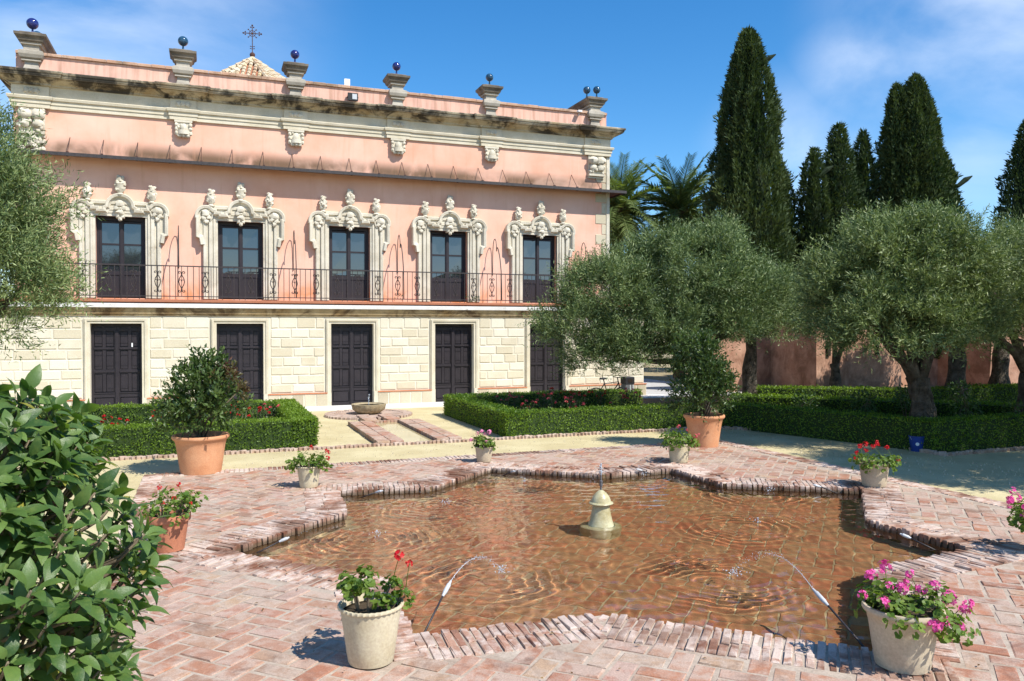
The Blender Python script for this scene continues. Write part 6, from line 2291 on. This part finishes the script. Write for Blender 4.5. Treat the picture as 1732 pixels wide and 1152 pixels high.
BLB = [big_leaf(k) for k in range(4)]
BLM = [b_.build('leaf', M['bush_leaf'], smooth=True, mesh_only=True) for b_ in BLB]
bush = thing('leafy_bush', 'large glossy green leafy bush filling the lower left corner', 'bush', (-2.0, 2.75, 0))
env_z = [0.0, 0.3, 0.6, 0.88, 1.06, 1.23, 1.40, 1.57, 1.72, 1.84]
env_r = [0.35, 0.52, 0.58, 0.62, 0.71, 0.70, 0.56, 0.47, 0.42, 0.18]
twigs = MB()
lv = []
for k in range(9):
    an_ = 6.283 * k / 9
    twigs.tube([(0.05 * math.cos(an_), 0.05 * math.sin(an_), -0.02), (0.16 * math.cos(an_), 0.16 * math.sin(an_), 0.7), (0.22 * math.cos(an_ + .3), 0.22 * math.sin(an_ + .3), 1.4)], [0.022, 0.016, 0.008], 7)
ncl = 0
ga = 0
while ncl < 600:
    z = random.uniform(0.35, 1.77)
    an_ = random.uniform(-2.6, 1.3)
    fr_ = random.choice([1.0, 1.0, 0.95, 0.9, 0.8, 0.6, 0.45, 0.3])
    r_ = float(np.interp(z, env_z, env_r)) * fr_ * random.uniform(0.88, 1.03)
    c = Vector((r_ * math.cos(an_), r_ * math.sin(an_), z))
    nz = mnoise.noise(Vector((c.x * 3.0, c.y * 3.0, c.z * 3.0 + 4)))
    if nz < -0.22 and fr_ > 0.7:
        continue
    ncl += 1
    out = Vector((math.cos(an_), math.sin(an_), 0))
    ax = (out * random.uniform(0.5, 1.1) + Vector((0, 0, random.uniform(0.2, 0.9)))).normalized()
    s0 = Vector((c.x * 0.72, c.y * 0.72, z - 0.13))
    twigs.tube([tuple(s0), tuple(s0.lerp(c, 0.55) + Vector((0, 0, -0.03))), tuple(c)], [0.008, 0.006, 0.004], 5)
    a1 = ax.cross(Vector((0, 0, 1)) if abs(ax.z) < 0.9 else Vector((1, 0, 0))).normalized()
    a2 = ax.cross(a1)
    nl = random.randint(6, 9)
    for q in range(nl):
        th = q * 2.4 + ncl
        opn = 0.45 + 0.95 * (1 - q / nl) + random.uniform(-0.2, 0.2)
        rd = a1 * math.cos(th) + a2 * math.sin(th)
        dr = (ax * math.cos(opn) + rd * math.sin(opn))
        dr.z -= 0.15 * random.random()
        dr.normalize()
        nrm = (ax * 0.8 - rd * 0.3 + Vector((0, 0, 0.7)) + Vector((random.gauss(0, .2), random.gauss(0, .2), 0)))
        side = nrm.cross(dr).normalized()
        nr2 = dr.cross(side).normalized()
        Ls = random.choice([random.uniform(0.075, 0.108), random.uniform(0.075, 0.108), random.uniform(0.042, 0.075)]) * (1 if q > 1 else 1.05)
        p = c - ax * 0.05 * (1 - q / nl) + dr * 0.02
        m_ = Matrix(((dr.x * Ls, side.x * Ls, nr2.x * Ls, p.x), (dr.y * Ls, side.y * Ls, nr2.y * Ls, p.y), (dr.z * Ls, side.z * Ls, nr2.z * Ls, p.z), (0, 0, 0, 1)))
        lv.append((m_, k))
twigs.build('branch', M['twig'], bush, smooth=True, kind='stuff')


def bush_key(m_):
    p = m_[0].translation
    wx_, wy_, wz_ = p.x - 2.0, p.y + 2.75, p.z
    d = math.sqrt(wx_ ** 2 + wy_ ** 2 + (wz_ - 2) ** 2)
    return d + (0 if in_view(wx_, wy_, wz_, 10) else 5)


lv.sort(key=bush_key)
for (m_, _) in lv[:300]:
    o = bpy.data.objects.new('leaf', random.choice(BLM))
    COL.objects.link(o)
    o.parent = bush
    o.matrix_local = m_
b_ = MB()
for (m_, _) in lv[300:]:
    g_ = random.choice(BLB)
    b_.add([m_ @ Vector(v) for v in g_.v], g_.f)
b_.build('leaves', M['bush_leaf'], bush, smooth=True, kind='stuff')

# ================================================================== SMALL THINGS
bk = thing('bucket', 'blue plastic bucket standing before the dark hedge on the right', 'bucket', (6.62, 12.98, SAND_Z))
MB().lathe([(0.095, 0.0), (0.10, 0.01), (0.128, 0.235), (0.135, 0.24), (0.135, 0.255), (0.122, 0.255), (0.09, 0.02), (0.0, 0.02)], 32).build('bucket_body', M['blue_plastic'], bk, smooth=True, angle=40)
MB().tube([(0.13 * math.cos(t * 0.314), -0.02 - 0.05 * math.sin(t * 0.314), 0.24 - 0.09 * math.sin(t * 0.314)) for t in range(11)], 0.004, 5).build('handle', M['light_metal'], bk)
MB().lathe([(0.0, 0.0), (0.028, 0.0), (0.028, 0.003), (0.0, 0.003)], 16, (0, 0, 0)).build('sticker', M['white'], bk)
stk_ = bk.children[-1]
stk_.rotation_euler = (rad(96), 0, rad(-25))
stk_.location = (-0.052, -0.108, 0.13)

lb_ = thing('litter_bin', 'grey litter bin with a black hood beside the palace wall behind the right rose bed', 'litter bin', (2.88, 19.75, SAND_Z), PHI)
MB().box(-0.13, 0.10, -0.12, 0.12, 0.0, 0.62, ch=0.01).build('bin_body', M['grey_metal'], lb_)
MB().box(-0.02, 0.01, -0.128, -0.12, 0.05, 0.60).box(0.06, 0.09, -0.128, -0.12, 0.05, 0.60).build('metal_strip', M['light_metal'], lb_)
MB().box(-0.14, 0.11, -0.13, 0.13, 0.62, 0.80, ch=0.02).build('hood', M['black'], lb_)
MB().box(-0.07, 0.05, -0.136, -0.128, 0.66, 0.74).build('opening', M['slot'], lb_)

bc = thing('bicycle', 'dark bicycle leaning by the litter bin behind the hedge', 'bicycle', (2.42, 19.8, SAND_Z), PHI)
for dx in (-0.36, 0.36):
    wq = MB()
    wq.tube([(dx + 0.25 * math.cos(t * 0.2618), 0, 0.27 + 0.25 * math.sin(t * 0.2618)) for t in range(25)], 0.018, 6)
    for t in range(10):
        wq.tube([(dx, 0, 0.27), (dx + 0.24 * math.cos(t * 0.628), 0, 0.27 + 0.24 * math.sin(t * 0.628))], 0.003, 3)
    wq.build('wheel', M['black'], bc)
fq = MB()
for pth in ([(-0.36, 0, 0.27), (-0.14, 0, 0.62), (0.26, 0, 0.66), (0.36, 0, 0.27)], [(-0.36, 0, 0.27), (-0.02, 0, 0.26), (-0.16, 0, 0.72)], [(-0.02, 0, 0.26), (0.26, 0, 0.62)], [(0.26, 0, 0.62), (0.23, 0, 0.76)]):
    fq.tube(pth, 0.014, 6)
fq.build('frame', M['black'], bc)
MB().ball((-0.17, 0, 0.75), (0.11, 0.05, 0.03), 10, 6).build('saddle', M['black'], bc)
MB().tube([(0.20, -0.18, 0.78), (0.24, -0.08, 0.77), (0.24, 0.08, 0.77), (0.20, 0.18, 0.78)], 0.012, 6).build('handlebar', M['black'], bc)

x, y = FO[0] - 7.62 * UX + 1.3 * UY, FO[1] - 7.62 * UY - 1.3 * UX
ib = thing('information_board', 'grey information board with a red line at the left edge of the picture', 'sign', (x - 0.15, y, SAND_Z), PHI)
MB().box(-0.36, 0.33, -0.015, 0.015, 0.55, 1.42).build('panel', M['white'], ib)
MB().box(-0.36, 0.33, -0.02, -0.016, 1.225, 1.42).build('header', M['board_grey'], ib)
MB().box(-0.36, 0.33, -0.023, -0.016, 1.195, 1.222).build('red_stripe', M['red_paint'], ib)
MB().box(0.332, 0.362, -0.02, 0.02, 0.0, 1.46).box(-0.392, -0.362, -0.02, 0.02, 0.0, 1.46).build('post', M['iron'], ib)

bd = thing('bird', 'small dark bird gliding high in the sky near the top right', 'bird', (11.0, 32.2, 15.25), rad(25))
wb = MB()
wb.ball((0, 0, 0), (0.16, 0.045, 0.04), 10, 7)
wb.ball((0.17, 0, 0.015), 0.035, 8, 6)
wb.add([(-0.14, -0.02, 0), (-0.14, 0.02, 0), (-0.28, 0.06, 0), (-0.28, -0.06, 0)], [(0, 1, 2, 3)])
wb.build('body', M['black'], bd, smooth=True)
for s_ in (-1, 1):
    MB().add([(0.07, s_ * 0.03, 0.01), (-0.06, s_ * 0.03, 0.01), (-0.05, s_ * 0.18, 0.07), (-0.16, s_ * 0.38, 0.02), (0.03, s_ * 0.22, 0.08)], [(0, 1, 2, 4), (4, 2, 3)]).build('wing', M['black'], bd)

# fallen leaves and petals on the paving and the path
P_, N_, V_ = [], [], []
while len(P_) < 620:
    a, b_ = random.uniform(-6.5, 7.5), random.uniform(-5.8, 6.2)
    if abs(a) < 4.6 and b_ < 4.4 and (not outside_pool(a, b_)):
        continue
    x, y, _ = gw(a, b_)
    zz = 0.012 if (abs(a) < PA and b_ < PB) else SAND_Z + 0.03
    P_.append((x, y, zz))
an_ = R.rand(len(P_)) * 6.283
D_ = np.stack([np.cos(an_), np.sin(an_), 0.15 * R.normal(size=len(P_))], 1)
lf_ = leaf_mass('fallen_leaves', P_, D_, np.array([[0, 0, 1.0]]) + 0.25 * unit(len(P_)), 0.020 + 0.025 * R.rand(len(P_)), 0.010 + 0.010 * R.rand(len(P_)), mat_leaf('dry_leaf', (0.10, 0.05, 0.02), (0.25, 0.17, 0.07), 0.2, (1.2, 1.0, 0.6), 0.8, 0.1), kind='stuff')
tag(lf_, 'small dry leaves scattered over the brick paving and the sandy path', 'fallen leaves')

pb = MB()
for k in range(2600):
    a, b_ = random.uniform(-8, 8), random.uniform(4.7, 10.4)
    if k % 3 == 0:
        a, b_ = random.uniform(4.9, 7.0), random.uniform(-4, 6)
    x, y, _ = gw(a, b_)
    r_ = random.choice([0.004, 0.006, 0.006, 0.009, 0.013])
    an_ = random.random() * 6.28
    z0 = SAND_Z + 0.002
    pts_ = [(x + r_ * math.cos(an_ + q * 1.57) * random.uniform(0.7, 1.2), y + r_ * math.sin(an_ + q * 1.57) * random.uniform(0.7, 1.2), z0) for q in range(4)]
    pb.add(pts_ + [(x, y, z0 + r_ * 1.1 + 0.012)], [(0, 1, 4), (1, 2, 4), (2, 3, 4), (3, 0, 4)])
po_ = pb.build('gravel', mat_brick('gravel', [(0.42, 0.36, 0.24), (0.55, 0.48, 0.33), (0.30, 0.25, 0.17)], lime_amt=0.2), kind='stuff')
tag(po_, 'loose grit and small stones scattered on the sandy garden path', 'gravel')
